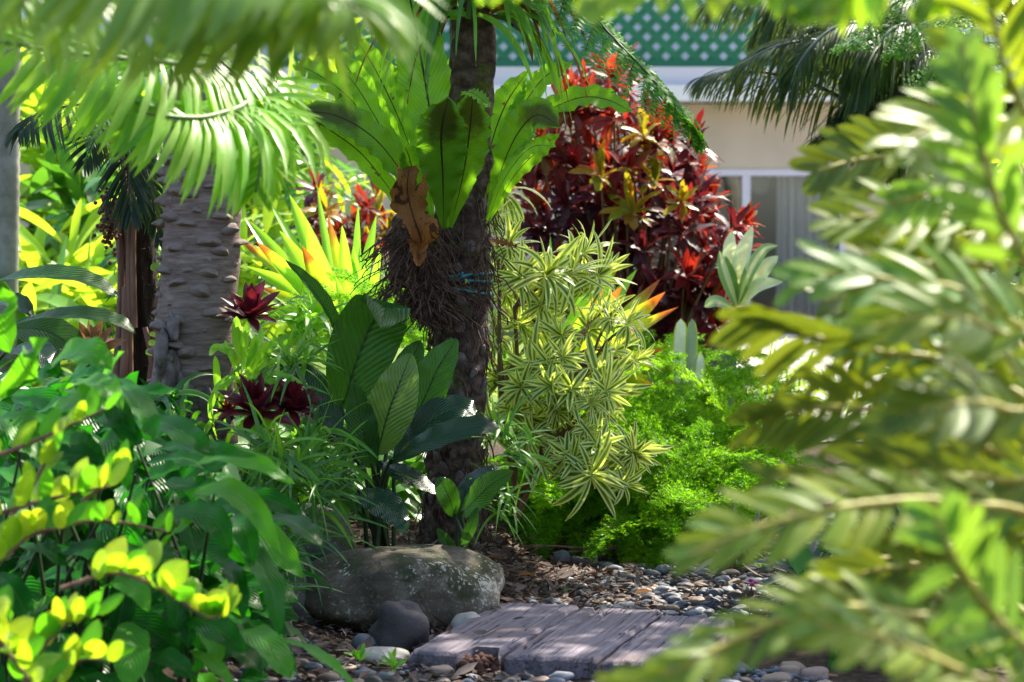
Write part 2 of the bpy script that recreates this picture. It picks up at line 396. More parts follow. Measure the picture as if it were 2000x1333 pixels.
M['fibre'] = barkmat('fibrous_bark', [(.008, .006, .005), (.025, .016, .012), (.06, .04, .03)], 50., stretch=(1, 1, .15))
M['petiole'] = barkmat('dry_petiole', [(.10, .05, .035), (.20, .11, .08), (.30, .18, .13)], 12., bumpst=.2, stretch=(3, 3, .4))
M['fruit'] = plain('palm_fruit', (.14, .045, .025), .5)
M['greytrunk'] = barkmat('smooth_grey_bark', [(.12, .125, .09), (.22, .215, .17), (.32, .31, .27)], 9., bumpst=.15)
def rockmat(name, cols, lich, lth, moss=None, scale=5.):
    n = NT(name); co = n.obj_co()
    a = n.noise(scale, 8., co, .7)
    col = n.ramp(a, [(.32, cols[0]), (.5, cols[1]), (.68, cols[2])])
    sp = n.noise(95., 3., co, .7); col = n.mix(n.rng(sp, .55, .7, 0., .6), col, cols[2])
    if moss:
        geo = n.n('ShaderNodeNewGeometry'); sep = n.n('ShaderNodeSeparateXYZ'); n.link(geo.outputs['Normal'], sep.inputs[0])
        k = n.math('ADD', n.noise(7., 4., co, .7), n.math('MULTIPLY', sep.outputs[2], .12))
        col = n.mix(n.rng(k, .56, .68, 0., .9), col, moss)
    if lich:
        b = n.math('ADD', n.math('MULTIPLY', n.noise(62., 4., co, .7), .62), n.math('MULTIPLY', n.noise(5., 2., co), .38))
        col = n.mix(n.rng(b, lth, lth + .035, 0., .85), col, lich)
    h = n.math('ADD', a, n.math('MULTIPLY', n.noise(60., 6., co, .7), .3))
    return n.done(n.bsdf(col, .85, .3, n.bump(h, .7, .012)).outputs[0])
M['boulder'] = rockmat('mossy_boulder', [(.028, .022, .015), (.085, .068, .048), (.23, .19, .145)], (.42, .41, .34), .578, moss=(.028, .034, .012))
M['boulder2'] = rockmat('grey_boulder', [(.03, .03, .026), (.075, .075, .065), (.15, .145, .13)], (.25, .27, .22), .60, moss=(.04, .06, .02))
M['cobble'] = rockmat('dark_cobble', [(.035, .03, .034), (.065, .055, .06), (.10, .085, .09)], None, 1., scale=3.)
M['pale'] = rockmat('pale_stone', [(.20, .19, .17), (.33, .31, .28), (.45, .43, .4)], (.55, .54, .5), .58)
def pebmat(name, cols):
    n = NT(name); oi = n.n('ShaderNodeObjectInfo'); co = n.obj_co(); geo = n.n('ShaderNodeNewGeometry')
    c = n.ramp(n.math('FRACT', n.math('ADD', oi.outputs['Random'], geo.outputs['Random Per Island'])), cols)
    c = n.mix(.45, c, n.ramp(n.noise(40., 5., co), [(.3, (.55, .55, .55)), (.7, (1.4, 1.4, 1.4))]), 'MULTIPLY')
    return n.done(n.bsdf(c, .6, .35, n.bump(n.noise(120., 4., co), .15, .003)).outputs[0])
M['pebblue'] = pebmat('slate_pebble', [(.07, .08, .105), (.11, .122, .155), (.16, .17, .21), (.055, .06, .075), (.14, .135, .15)])
M['pebtan'] = pebmat('tan_pebble', [(.24, .17, .125), (.30, .215, .17), (.19, .13, .10), (.27, .19, .16)])
M['pebdark'] = pebmat('brown_pebble', [(.07, .055, .05), (.10, .08, .075), (.13, .10, .09)])

def woodmat():
    n = NT('weathered_sleeper'); co = n.obj_co()
    mp = n.n('ShaderNodeMapping'); mp.inputs['Scale'].default_value = (20, .6, 20); n.link(co, mp.inputs[0])
    a = n.noise(4., 10., mp.outputs[0], .72)
    col = n.ramp(a, [(.26, (.03, .022, .024)), (.40, (.135, .112, .135)), (.6, (.235, .203, .25)), (.75, (.34, .307, .365))])
    b = n.noise(3., 4., co); col = n.mix(n.rng(b, .5, .7, 0., .5), col, (.12, .07, .05))
    mp2 = n.n('ShaderNodeMapping'); mp2.inputs['Scale'].default_value = (11, .35, 11); n.link(co, mp2.inputs[0])
    k = n.noise(3., 3., mp2.outputs[0], .5)
    cr = n.rng(n.math('ABSOLUTE', n.math('SUBTRACT', k, .5)), .0, .011, 1., 0.)
    msk = n.rng(n.noise(4., 2., co), .42, .55)
    cr = n.math('MULTIPLY', cr, msk)
    col = n.mix(cr, col, (.012, .008, .008))
    h = n.math('SUBTRACT', a, n.math('MULTIPLY', cr, 1.5))
    return n.done(n.bsdf(col, .8, .25, n.bump(h, .8, .012)).outputs[0])
M['wood'] = woodmat()

def groundmat():
    n = NT('garden_soil'); co = n.obj_co()
    a = n.noise(30., 8., co, .7); b = n.noise(2.2, 3., co)
    soil = n.ramp(a, [(.3, (.014, .009, .006)), (.5, (.045, .028, .019)), (.72, (.10, .065, .048))])
    sep = n.n('ShaderNodeSeparateXYZ'); n.link(co, sep.inputs[0])
    grassy = n.ramp(a, [(.3, (.05, .10, .015)), (.7, (.16, .24, .04))])
    pale = n.ramp(n.noise(3., 6., co, .7), [(.3, (.30, .27, .24)), (.7, (.50, .46, .43))])
    y = n.math('ADD', sep.outputs[1], n.math('MULTIPLY', b, 1.2))
    col = n.mix(n.rng(y, 10.6, 12.), soil, grassy)
    return n.done(n.bsdf(col, .9, .2, n.bump(a, .8, .02)).outputs[0])
M['ground'] = groundmat()
M['path'] = plain('pale_concrete', (.50, .46, .43), .85, .2, .5, 3., .3)
M['cream'] = plain('cream_wall', (.60, .48, .37), .85, .2, .35, .9)
M['fascia'] = plain('lilac_fascia', (.58, .55, .60), .6, .3, .1, 1.)
M['white'] = plain('white_paint', (.74, .71, .70), .5, .4, .1, 1.)
M['lattice'] = plain('green_lattice', (.012, .15, .065), .5, .4, .2, 4.)
M['frame'] = plain('window_frame', (.66, .60, .66), .5, .4, .1, 1.)
M['curtain'] = plain('grey_curtain', (.50, .47, .48), .9, .1, .2, 3.)
M['room'] = plain('dim_room', (.22, .17, .15), .9, .1, .3, 1.)
M['pale_reflection'] = plain('reflection_ball', (.80, .77, .72), .8, .1, .05)
M['terra'] = plain('terracotta', (.45, .14, .09), .7, .2)
M['stone'] = barkmat('woven_grey', [(.10, .10, .11), (.24, .24, .26), (.38, .38, .4)], 30., bumpst=.6, stretch=(.4, .4, 2.5))
M['rope'] = plain('teal_rope', (.05, .26, .30), .7, .2, .5, 60.)
M['ropeyellow'] = plain('yellow_strand', (.5, .33, .03), .7, .2)
def glassmat():
    n = NT('window_glass'); g = n.n('ShaderNodeBsdfGlossy'); g.inputs['Roughness'].default_value = .02
    t = n.n('ShaderNodeBsdfTransparent'); t.inputs[0].default_value = (.85, .87, .86, 1)
    m = n.n('ShaderNodeMixShader'); m.inputs[0].default_value = .10
    n.link(t.outputs[0], m.inputs[1]); n.link(g.outputs[0], m.inputs[2]); return n.done(m.outputs[0])
M['glass'] = glassmat()


# ------------------------------------------------------------------ reusable part templates
def place(mesh, name, parent, pos, axis=(0, 0, 1), scale=1., spin=None):
    o = bpy.data.objects.new(name, mesh); C.objects.link(o); o.parent = parent
    o.location = np.asarray(pos) - np.array(parent.location)
    q = Vector(axis).to_track_quat('Z', 'Y')
    from mathutils import Quaternion
    o.rotation_mode = 'QUATERNION'
    o.rotation_quaternion = q @ Quaternion((0, 0, 1), rng.uniform(0, TAU) if spin is None else spin)
    o.scale = (scale,) * 3
    return o

def template(name, mats, fn):
    mb = MB(); fn(mb); return mb.mesh(name, mats)

def solo(name, mb, mats, label, cat, group=None, kind=None, origin=None):
    o = obj(name, mb, mats, origin=origin); return tag(o, label, cat, group, kind)

# ------------------------------------------------------------------ setting: ground, path
mb = MB()
xs = np.concatenate([np.linspace(-60, -2.6, 24), np.linspace(-2.5, 2.5, 160), np.linspace(2.6, 60, 24)])
ys = np.concatenate([np.linspace(-20, 3.4, 16), np.linspace(3.5, 9, 200), np.linspace(9.2, 24, 50), np.linspace(26, 90, 12)])
X, Y = np.meshgrid(xs, ys)
Z = gz(X, Y)
near = (np.abs(X) < 2.6) & (Y > 3.4) & (Y < 9.1)
Z = Z + np.where(near, np.array([[.018 * mnoise.noise(Vector((a * 4, b * 4, 0))) + .008 * mnoise.noise(Vector((a * 17, b * 17, 3))) for a, b in zip(r, s)] for r, s in zip(X, Y)]), 0)
mb.grid(np.stack([X, Y, Z], -1), np.stack([X, Y], -1))
tag(obj('ground', mb, M['ground']), kind='structure')

mb = MB()
xs = np.linspace(0.9, 12, 30); ys = np.linspace(10.3, 18.2, 60)
X, Y = np.meshgrid(xs, ys); X = X - .35 * np.sin(Y * .8) * (X < 1.0)
mb.grid(np.stack([X, Y, gz(X, Y) + .012], -1))
tag(obj('path', mb, M['path']), kind='structure')

# ------------------------------------------------------------------ house
HY = 19.0
def hz(py): return at(1000, py, HY)[2]
def hx(p): return (p - 1000) / FPX * HY
house = thing('house', 'cream house with a lilac balcony edge, behind the red leaved shrub', 'house', (0, HY, .42))
zb, zg, zt = hz(205), hz(178), hz(138)
wx0, wx1, wtop, wbot = hx(1240), hx(1645), hz(338), .40
mb = MB()
for lo, hi in (((-9, HY, .2), (wx0, HY + .2, zb)), ((wx0, HY, wtop), (wx1, HY + .2, zb)), ((wx1, HY, .2), (9, HY + .2, zb)), ((wx0, HY, .2), (wx1, HY + .2, wbot))):
    box(mb, lo, hi)
obj('wall', mb, M['cream'], house, False)
mb = MB(); box(mb, (-9, HY - .35, zg), (9, HY + .3, zt)); obj('balcony_edge', mb, M['fascia'], house, False)
mb = MB(); box(mb, (-9, HY - .46, zb), (9, HY - .353, zg + .012)); box(mb, (-9, HY - .353, zb + .02), (9, HY + .3, zg - .003)); obj('gutter', mb, M['white'], house, False)
# lattice: two crossing layers of slats and rails
mb = MB(); pitch = .168; lx0, lx1, lz0, lz1 = hx(560), hx(1620), zt + .02, zt + 1.2
for sgn, yy in ((1, HY - .20), (-1, HY - .212)):
    h = lz1 - lz0
    for k in range(int((lx1 - lx0 + h) / pitch) + 2):
        x = lx0 + k * pitch; a, b = (x - h, x) if sgn > 0 else (x, x - h)
        # bottom x = a, top x = b, clipped to the frame
        t0, t1 = 0., 1.
        for lim, s in ((lx0, 1), (lx1, -1)):
            fa, fb = s * (a - lim), s * (b - lim)
            if fa < 0 and fb < 0: t0, t1 = 1, 0; break
            if fa < 0: t0 = max(t0, fa / (fa - fb))
            if fb < 0: t1 = min(t1, fa / (fa - fb))
        if t1 - t0 < .02: continue
        hw = .044
        p = [(a + (b - a) * t, yy, lz0 + h * t) for t in (t0, t1)]
        P = [(q[0] + s * hw, yy + e, q[2]) for q in p for s in (-1, 1) for e in (0, .010)]
        mb.add(P, [(0, 2, 6, 4), (1, 5, 7, 3), (0, 4, 5, 1), (2, 3, 7, 6)])
obj('lattice_screen', mb, M['lattice'], house, False)
mb = MB(); box(mb, (lx0 - .05, HY - .235, zt + .001), (lx1 + .05, HY - .18, zt + .07)); obj('rail', mb, M['lattice'], house, False)
mb = MB(); box(mb, (-9, HY + 1.2, zt), (9, HY + 1.4, zt + 3.2)); obj('upper_wall', mb, M['white'], house, False)
mb = MB(); box(mb, (-9, HY + .302, zt - .02), (9, HY + 1.198, zt + .01)); obj('balcony_floor', mb, M['white'], house, False)
# window
win = MB(); fr = .028
for lo, hi in (((wx0 - fr, HY - .03, wbot), (wx0 + fr, HY + .1, wtop - fr)), ((wx1 - fr, HY - .03, wbot), (wx1 + fr, HY + .1, wtop - fr)),
               ((wx0 - fr, HY - .035, wtop - fr), (wx1 + fr, HY + .1, wtop + fr)), ((hx(1448), HY - .03, wbot), (hx(1464), HY + .08, wtop - fr))):
    box(win, lo, hi)
w = obj('sliding_window', win, M['frame'], house, False)
mb = MB(); box(mb, (wx0 + fr, HY + .03, wbot), (hx(1448), HY + .036, wtop - fr)); box(mb, (hx(1464), HY + .045, wbot), (wx1 - fr, HY + .051, wtop - fr)); obj('pane', mb, M['glass'], w, False)
mb = MB(); box(mb, (wx0 - 1.5, HY + 2.6, .2), (wx1 + 1.5, HY + 2.7, 2.3)); box(mb, (wx0 - 1.5, HY + .21, .2), (wx1 + 1.5, HY + 2.6, .3)); box(mb, (wx0 - 1.5, HY + .21, 2.0), (wx1 + 1.5, HY + 2.6, 2.1)); box(mb, (wx0 - 1.6, HY + .21, .2), (wx0 - 1.5, HY + 2.7, 2.1)); box(mb, (wx1 + 1.5, HY + .21, .2), (wx1 + 1.6, HY + 2.7, 2.1)); obj('room_wall', mb, M['room'], house, False)
def curtain(x0, x1, label):
    u = np.linspace(0, 1, 90); xx = x0 + (x1 - x0) * u; yy = HY + .16 + .03 * np.sin(u * TAU * 7) + .012 * np.sin(u * TAU * 17)
    mb = MB(); zz = np.linspace(.35, wtop - .02, 4)
    for off in (0, .006):
        mb.grid(np.stack([np.tile(xx, (4, 1)), np.tile(yy + off, (4, 1)), np.tile(zz[:, None], (1, 90))], -1))
    return solo('curtain', mb, M['curtain'], label, 'curtain')
curtain(hx(1520), hx(1640), 'grey pleated curtain behind the right pane of the sliding window')
mb = MB(); rock(mb, at(1486, 356, HY + .75), (.24, .24, .24), 3, .03, 1); tube(mb, [at(1486, 335, HY + .75), at(1486, 305, HY + .75)], .006, 5)  # white ball and cord added for a pale reflection in the glass
solo('reflection_ball', mb, M['pale_reflection'], 'round white ball behind the window glass, in place of a pale reflection', 'pale_reflection')
# ------------------------------------------------------------------ stones and timber step
def stone(name, c, size, mat, label, cat='stone', **kw):
    mb = MB(); rock(mb, c, size, **kw)
    return solo(name, mb, mat, label, cat, origin=c)
c = at(795, 1160, 5.92)
stone('boulder', (c[0] - .03, 5.97, .088), (.61, .40, .255), M['boulder'], 'large dark mossy boulder with white lichen in front of the big ribbed leaves', 'boulder', sub=5, amp=.22, fr=1.1, seed=3, rot=.12, power=.86, fine=.022)
stone('boulder', (at(565, 1190, 5.9)[0], 5.95, .05), (.26, .3, .24), M['boulder2'], 'grey boulder half buried under grass blades, left of the dark mossy one', 'boulder', sub=5, amp=.28, fr=1.2, seed=9, power=.9)
stone('boulder', (at(560, 1110, 6.2)[0], 6.25, .17), (.36, .3, .26), M['boulder2'], 'weathered boulder on the raised bed under the strappy grass', 'boulder', sub=5, amp=.25, fr=1.2, seed=14)
stone('cobble', (at(778, 1220, 5.5)[0], 5.52, .052), (.15, .12, .17), M['cobble'], 'smooth dark brown cobble standing upright before the mossy boulder', sub=4, amp=.6, fr=.9, seed=16, fine=.005, rot=.3)
stone('stone', (at(914, 1214, 5.72)[0], 5.76, .025), (.10, .10, .075), M['pale'], 'small pale lichen spotted stone wedged between boulder and timber step', sub=4, amp=.2, seed=21)
stone('stone', (at(747, 1268, 5.3)[0], 5.32, .02), (.135, .09, .055), M['pale'], 'flat pale oval stone lying below the dark cobble', sub=4, amp=.15, seed=25, fine=.008)
stone('stone', (at(712, 1243, 5.5)[0], 5.5, .02), (.07, .07, .055), M['pebblue'], 'grey rounded stone left of the dark upright cobble', sub=3, amp=.15, seed=26, fine=.005)
stone('stone', (at(985, 1192, 6.2)[0], 6.22, .015), (.10, .08, .05), M['pale'], 'pale stone at the left far corner of the timber step', sub=4, amp=.2, seed=29)
stone('stone', (at(1097, 1096, 7.1)[0], 7.1, .02), (.062, .06, .07), M['pebblue'], 'single grey stone on the mulch in front of the feathery green mound', sub=3, amp=.18, seed=31)
mb = MB(); c = at(1140, 1108, 7.0)
box(mb, (-.045, -.014, -.015), (.045, .014, .012)); a = mb.arrays(); mb = MB(); ca, sa = math.cos(-.5), math.sin(-.5)
mb.merge(a, np.array([[ca, -sa, 0], [sa, ca, 0], [0, 0, 1]]), np.array([c[0], 7.0, .03]))
o = solo('timber_offcut', mb, M['wood'], 'short grey timber offcut lying on the mulch beyond the step', 'offcut', origin=(c[0], 7.0, .03))

O = np.array([-.258, 5.24, 0.]); TH = math.radians(-16)
step = thing('timber_step', 'weathered purple grey timber step of cracked sleepers on the gravel', 'step', tuple(O))
step.rotation_euler = (0, 0, TH)
def plank(x0, x1, y0, y1, z0, z1, seed, notch=0.):
    """a sleeper in the step's own axes: bevelled, worn, with split ends and deep checks"""
    nx, ny = 70, 120
    gx = np.linspace(0, 1, nx); gy = np.linspace(0, 1, ny)
    U, Vv = np.meshgrid(gx, gy)
    o = Vector((seed * 5.3, 0, 0))
    wob0 = np.array([.010 * mnoise.noise(Vector((t * 5, seed, 0))) for t in gy]); wob1 = np.array([.010 * mnoise.noise(Vector((t * 5, seed, 9))) for t in gy])
    end0 = np.array([.022 * mnoise.noise(Vector((t * 6, seed, 4))) for t in gx]); end1 = np.array([.022 * mnoise.noise(Vector((t * 6, seed, 7))) for t in gx])
    Xx = (x0 + wob0)[:, None] + U * ((x1 + wob1) - (x0 + wob0))[:, None]
    Yy = (y0 + end0)[None] + Vv * ((y1 + end1) - (y0 + end0))[None]
    if notch: Yy = np.maximum(Yy, y0 + notch * ss(.52, .62, U) * ss(1.0, .9, U) + (0 * U))
    Zz = np.array([[z1 + .0025 * mnoise.noise(Vector((a * 9, b * 2.2, seed))) - .014 * max(0, 1 - abs(mnoise.noise(Vector((a * 17, b * .7, seed + 3.)))) / .03) * (mnoise.noise(Vector((a * 3, b * 3, seed + 8.))) > -.15) for a, b in zip(r, s)] for r, s in zip(Xx, Yy)])
    e = np.minimum(np.minimum(U, 1 - U) * (x1 - x0), np.minimum(Vv, 1 - Vv) * (y1 - y0)); Zz = Zz - .010 * np.clip(1 - e / .012, 0, 1) ** 2
    mb = MB(); G = np.stack([Xx, Yy, Zz], -1)
    mb.grid(G)
    ring = np.concatenate([G[0], G[1:, -1], G[-1, -2::-1], G[-2:0:-1, 0]])
    low = ring.copy(); low[:, 2] = z0
    mb.grid(np.stack([low, (ring + low) / 2, ring]).transpose(0, 1, 2), None, 0, closed=True)
    me = mb.mesh('plank', [M['wood']])
    ob = bpy.data.objects.new('plank', me); C.objects.link(ob); ob.parent = step; return ob
plank(.0, .235, .0, .80, -.08, .052, 1, .10)
plank(.243, .475, .02, .80, -.08, .050, 2, .0)
plank(.483, .62, .03, .74, -.08, .047, 3)
plank(.626, .70, -.02, .66, -.10, .060, 4)

def step_local(x, y):
    d = np.array([x - O[0], y - O[1]]); ca, sa = math.cos(-TH), math.sin(-TH)
    return d[0] * ca - d[1] * sa, d[0] * sa + d[1] * ca
def on_step(x, y, m=.02):
    a, b = step_local(x, y); return -m < a < .70 + m and -m - .02 < b < .80 + m

# pebbles: every stone its own object, three kinds of stone, five outlines
def pebmesh(mat, seed):
    def f(mb): rock(mb, (0, 0, 0), (1.0, .72, .52), 3, .34, 1.1, seed, 0, .01)
    return template('pebble', [mat], f)
PEB = {k: [pebmesh(M[k], s + i * 10) for s in range(4)] for i, k in enumerate(('pebblue', 'pebtan', 'pebdark'))}
placed = []
def scatter_pebbles(n, region, size, probs, where, group):
    names = {'pebblue': 'smooth blue grey pebble ', 'pebtan': 'rounded tan pebble ', 'pebdark': 'rounded dark brown pebble '}
    k = tries = 0
    while k < n and tries < n * 60:
        tries += 1
        x, y = region()
        s = size * rng.uniform(.65, 1.35)
        if on_step(x, y) or any((x - a) ** 2 + (y - b) ** 2 < ((s + c) * .36) ** 2 for a, b, c in placed): continue
        placed.append((x, y, s)); k += 1
        kind = rng.choice(['pebblue', 'pebtan', 'pebdark'], p=probs)
        o = bpy.data.objects.new('pebble', PEB[kind][int(rng.integers(4))]); C.objects.link(o)
        o.location = (x, y, float(gz(x, y)) + s * .07 + rng.uniform(0, .010)); o.scale = (s, s * rng.uniform(.8, 1.15), s * rng.uniform(.7, 1.2))
        o.rotation_euler = (rng.normal(0, .18), rng.normal(0, .18), rng.uniform(-.9, .9) if size > .04 else rng.uniform(0, TAU))
        tag(o, names[kind] + where, 'pebble', group)
def reg_near():
    return rng.uniform(-.68, .16), rng.uniform(4.92, 5.55)
def reg_right():
    return rng.uniform(.28, .75), rng.uniform(4.75, 5.25)
def reg_far():
    while True:
        y = rng.uniform(6.02, 7.0); x = rng.uniform(.0, .86)
        if x > .05 + .16 * (y - 6.0) + .05 * math.sin(y * 9) and x < .9: return x, y
scatter_pebbles(80, reg_near, .053, [.5, .3, .2], 'in the foreground gravel left of the timber step', 'pebbles in front of the timber step')
scatter_pebbles(35, reg_right, .06, [.35, .4, .25], 'in the gravel at the right end of the timber step', 'pebbles right of the timber step')
scatter_pebbles(165, reg_far, .053, [.8, .12, .08], 'in the stone bed beyond the timber step', 'pebbles beyond the timber step')
# fine gravel and mulch that nobody could count
mb = MB(); ar = [(lambda m: (rock(m, (0, 0, 0), (1, .75, .5), 1, .3, 1.2, s), m.arrays())[1])(MB()) for s in range(4)]
for i in range(2600):
    r = i % 3
    x, y = (reg_near, reg_right, reg_far)[r]() if r else (rng.uniform(-.95, .2), rng.uniform(4.8, 5.6))
    if on_step(x, y, .0): continue
    s = rng.uniform(.010, .030); a = rng.uniform(0, TAU)
    mb.merge(ar[i % 4], s * np.array([[math.cos(a), -math.sin(a), 0], [math.sin(a), math.cos(a), 0], [0, 0, 1]]), np.array([x, y, float(gz(x, y)) + s * .2]))
tag(obj('gravel', mb, M['pebblue']), kind='stuff')

mb = MB()
for i in range(9000):
    if i % 4 == 0: x, y = rng.uniform(-.95, .05), rng.uniform(5.0, 5.9)
    elif i % 4 == 1: x, y = rng.uniform(-.3, .42), rng.uniform(6.0, 7.5)
    elif i % 4 == 2: x, y = (rng.normal(.04, .12), rng.uniform(6.1, 7.1)) if i % 8 == 2 or i % 32 != 6 else (rng.uniform(.0, .9), rng.uniform(5.95, 7.2))
    else: x, y = rng.uniform(-.9, .35 if i % 8 == 3 else .9), rng.uniform(5.9, 7.6)
    inside = on_step(x, y, -.01)
    if inside and rng.random() < .96: continue
    l = rng.uniform(.010, .045) * (1 if rng.random() < .93 else 1.9); a = rng.uniform(0, TAU)
    z = float(gz(x, y)) + rng.uniform(.004, .022) + (.018 if i % 32 == 6 else 0) + (.055 if inside else 0)
    d = np.array([math.cos(a), math.sin(a), rng.normal(0, .16)])
    sweep(mb, arc((x, y, z), d, l, rng.normal(0, .4), 4), l * rng.uniform(.08, .22), (rng.normal(0, .35), rng.normal(0, .35), 1), nu=1, fold=rng.uniform(-.3, .5), kind=('lance', 'strap')[i % 2], twist=rng.normal(0, .5))
tag(obj('mulch', mb, M['litter']), kind='stuff')
# dirt in the rotted notch of the step
mb = MB(); lo = np.array([.19, .05, 0]); ca, sa = math.cos(TH), math.sin(TH)
for i in range(150):
    a, b = rng.uniform(.11, .24), rng.uniform(.0, .09)
    x, y = O[0] + a * ca - b * sa, O[1] + a * sa + b * ca
    rock(mb, (x, y, rng.uniform(.0, .03)), (rng.uniform(.008, .03),) * 3, 1, .3, 1, i)
tag(obj('soil', mb, plain('crumbly_soil', (.09, .045, .035), .9, .1, .4, 30.)), kind='stuff')

# ------------------------------------------------------------------ central tree fern trunk
DT = 6.6
TC = spline([at(x, y, DT) for x, y in ((880, 1105), (886, 1000), (890, 900), (895, 750), (901, 600), (906, 450), (915, 300), (921, 150), (927, -30), (930, -140))], 150)
TR = np.interp(np.linspace(0, 1, 150), [0, .06, .15, .3, .45, .52, .6, .75, 1.0], np.array([66, 60, 55, 52, 51, 50, 46, 43, 44]) * DT / FPX)
base = TC[0].copy()
tf = thing('tree_fern', 'dark scarred tree trunk with moss, carrying the big bird nest fern', 'tree', tuple(base))
def tbump(v, th):
    o = .004 * np.sin(th * 3 + v * 40) + .003 * np.sin(th * 5 - v * 90)
    return np.array(o) + np.array([[.009 * mnoise.noise(Vector((math.cos(b) * 3, math.sin(b) * 3, float(a) * 30))) for b in th[0]] for a in v[:, 0]])
mb = MB(); tube(mb, TC, TR, 40, bump=tbump); obj('trunk', mb, M['bark_fern'], tf)
mb = MB()     # leaf scars spiralling up the lower trunk
for i in range(150):
    v = .02 + .58 * i / 150; k = v * 149; a = int(k); th = i * 2.39996 + rng.normal(0, .2)
    r = TR[a]; p = TC[a] + r * 1.0 * np.array([math.cos(th), math.sin(th), 0])
    s = rng.uniform(.018, .034) * (1.15 - v * .6)
    vv, ff = ICO[2]; d = np.array([1 + .3 * mnoise.noise(Vector(q) * 1.7 + Vector((i * 3., 0, 0))) for q in vv])
    w = vv * d[:, None] * np.array([.30, .62, 1.0]) * s
    w = w @ np.array([[math.cos(th), -math.sin(th), 0], [math.sin(th), math.cos(th), 0], [0, 0, 1]]).T
    w[:, :2] += np.outer(w[:, 2], [math.cos(th), math.sin(th)]) * .35
    mb.add(w + p, None, ff, vv[:, :2])
obj('leaf_scar', mb, M['scar'], tf)['kind'] = 'stuff'
mb = MB()     # aerial roots and dry fibres hugging the trunk
for i in range(430):
    v = abs(rng.normal(.0, .2)) if i < 230 else rng.uniform(.40, .62); v = min(v, .95); a = int(v * 149); th = rng.uniform(0, TAU)
    p = TC[a] + TR[a] * 1.03 * np.array([math.cos(th), math.sin(th), 0])
    pts = [p]
    for j in range(5): pts.append(pts[-1] + np.array([rng.normal(0, .008), rng.normal(0, .008), -rng.uniform(.012, .035)]) + .004 * np.array([math.cos(th), math.sin(th), 0]))
    tube(mb, spline(pts, 9), rng.uniform(.0008, .0026), 4, cap=False)
obj('dry_root', mb, M['root'], tf)['kind'] = 'stuff'
# the crown: arching feathery fronds, most of them above the picture
crown = TC[-1]
def feather_frond(pts, n=46, LL=.17, name='frond', parent=tf, mat='feather', sub=9, droop=.5, nh=(0, 0, 1), sl=.034):
    P = spline(pts, 24); mb = MB(); st = MB()
    T = nrm(np.gradient(P, axis=0)); S = nrm(np.cross(T, np.broadcast_to(np.asarray(nh, float), T.shape)))
    for i in range(n):
        v = .12 + .88 * i / n; k = v * 23; a = int(k)
        l = LL * (math.sin(math.pi * min(1, .12 + .86 * v)) ** .7) + .015
        for sd in (-1, 1):
            d = S[a] * sd * math.sin(1.05) + T[a] * math.cos(1.05) + rng.normal(0, .09, 3)
            A = arc(P[a], d, l, droop * rng.uniform(.7, 1.3), 6)
            tube(st, A[::2], .0008, 3, cap=False)
            TT = nrm(np.gradient(A, axis=0)); UU = nrm(np.cross(TT, np.broadcast_to(np.cross(S[a], T[a]), TT.shape)))
            for j in range(sub):
                q = (j + .5) / sub * 5; b = int(q); f = q - b; pp = A[b] * (1 - f) + A[min(5, b + 1)] * f
                for s2 in (-1, 1):
                    L2 = sl * (1 - .6 * j / sub)
                    e = pp + (UU[b] * s2 * .85 + TT[b] * .55 + rng.normal(0, .12, 3)) * L2
                    w = np.cross(e - pp, (0, -.5, 1.)); w = nrm(w) * .0042
                    mb.add([pp - w * .6, pp + w * .6, (pp + e) / 2 + w, e, (pp + e) / 2 - w], [(0, 1, 2, 4)], [(4, 2, 3)], [(.4, 0), (.6, 0), (1, .5), (.5, 1), (0, .5)])
    fo = obj(name, mb, M[mat], parent)
    tube(st, P, np.linspace(.006, .0015, 24), 6); obj('stalk', st, M['stemdark'], fo)
    return fo
feather_frond([crown, at(985, -170, 6.5), at(1080, -60, 6.3), at(1180, 55, 6.15), at(1270, 150, 6.05), (at(1335, 225, 6.0)), at(1372, 275, 6.0)], 90, .16, droop=1.1)
for k in range(8):
    th = 1.4 + k * TAU / 9 + rng.uniform(-.2, .2)
    if abs(((th + math.pi / 2 + math.pi) % TAU) - math.pi) < .5: continue
    d = np.array([math.cos(th), math.sin(th), 0])
    feather_frond([crown, crown + d * .3 + (0, 0, .28), crown + d * .7 + (0, 0, .33), crown + d * 1.15 + (0, 0, .14)], 30, .2, sub=6, sl=.035)

# ------------------------------------------------------------------ bird nest fern
nb = at(868, 445, 6.5)
nest = thing('bird_nest_fern', 'big bird nest fern with broad upright fronds clasping the dark trunk', 'fern', tuple(nb))
def nf(pts, w, d, mat='nest', nh=(0, -1, .25), **kw):
    mb = MB(); kw.setdefault('wave', .20); kw.setdefault('wf', 8); kw.setdefault('ragged', .045); kw.setdefault('fold', .14)
    hero(mb, pts, w * .88, d, nh=nh, kind='nest', n=44, nu=4, **kw)
    return obj('frond', mb, M[mat], nest)
nf([(872, 445), (855, 320), (832, 170), (805, 20), (790, -60)], 112, [6.47, 6.41, 6.40, 6.44, 6.5], nh=(.12, -1, .1))
nf([(866, 448), (865, 350), (862, 260), (876, 190)], 112, [6.46, 6.36, 6.27, 6.2], 'nestdark', nh=(.12, -1, .2), wave=.14)
nf([(880, 445), (905, 340), (918, 250), (924, 178)], 96, [6.47, 6.40, 6.33, 6.27], 'nestdark', nh=(-.15, -1, .2), wave=.14)
nf([(900, 188), (915, 180), (935, 190), (958, 212)], 40, [6.24, 6.2, 6.18, 6.17], nh=(.1, -.5, .9), wave=.2)
nf([(952, 430), (980, 330), (1012, 260), (1050, 225), (1094, 248)], 84, [6.48, 6.42, 6.36, 6.3, 6.24], 'nestdark', nh=(-.3, -1, .2))
nf([(956, 432), (1000, 350), (1050, 295), (1092, 262)], 46, [6.5, 6.46, 6.44, 6.42], nh=(-.2, -1, .3))
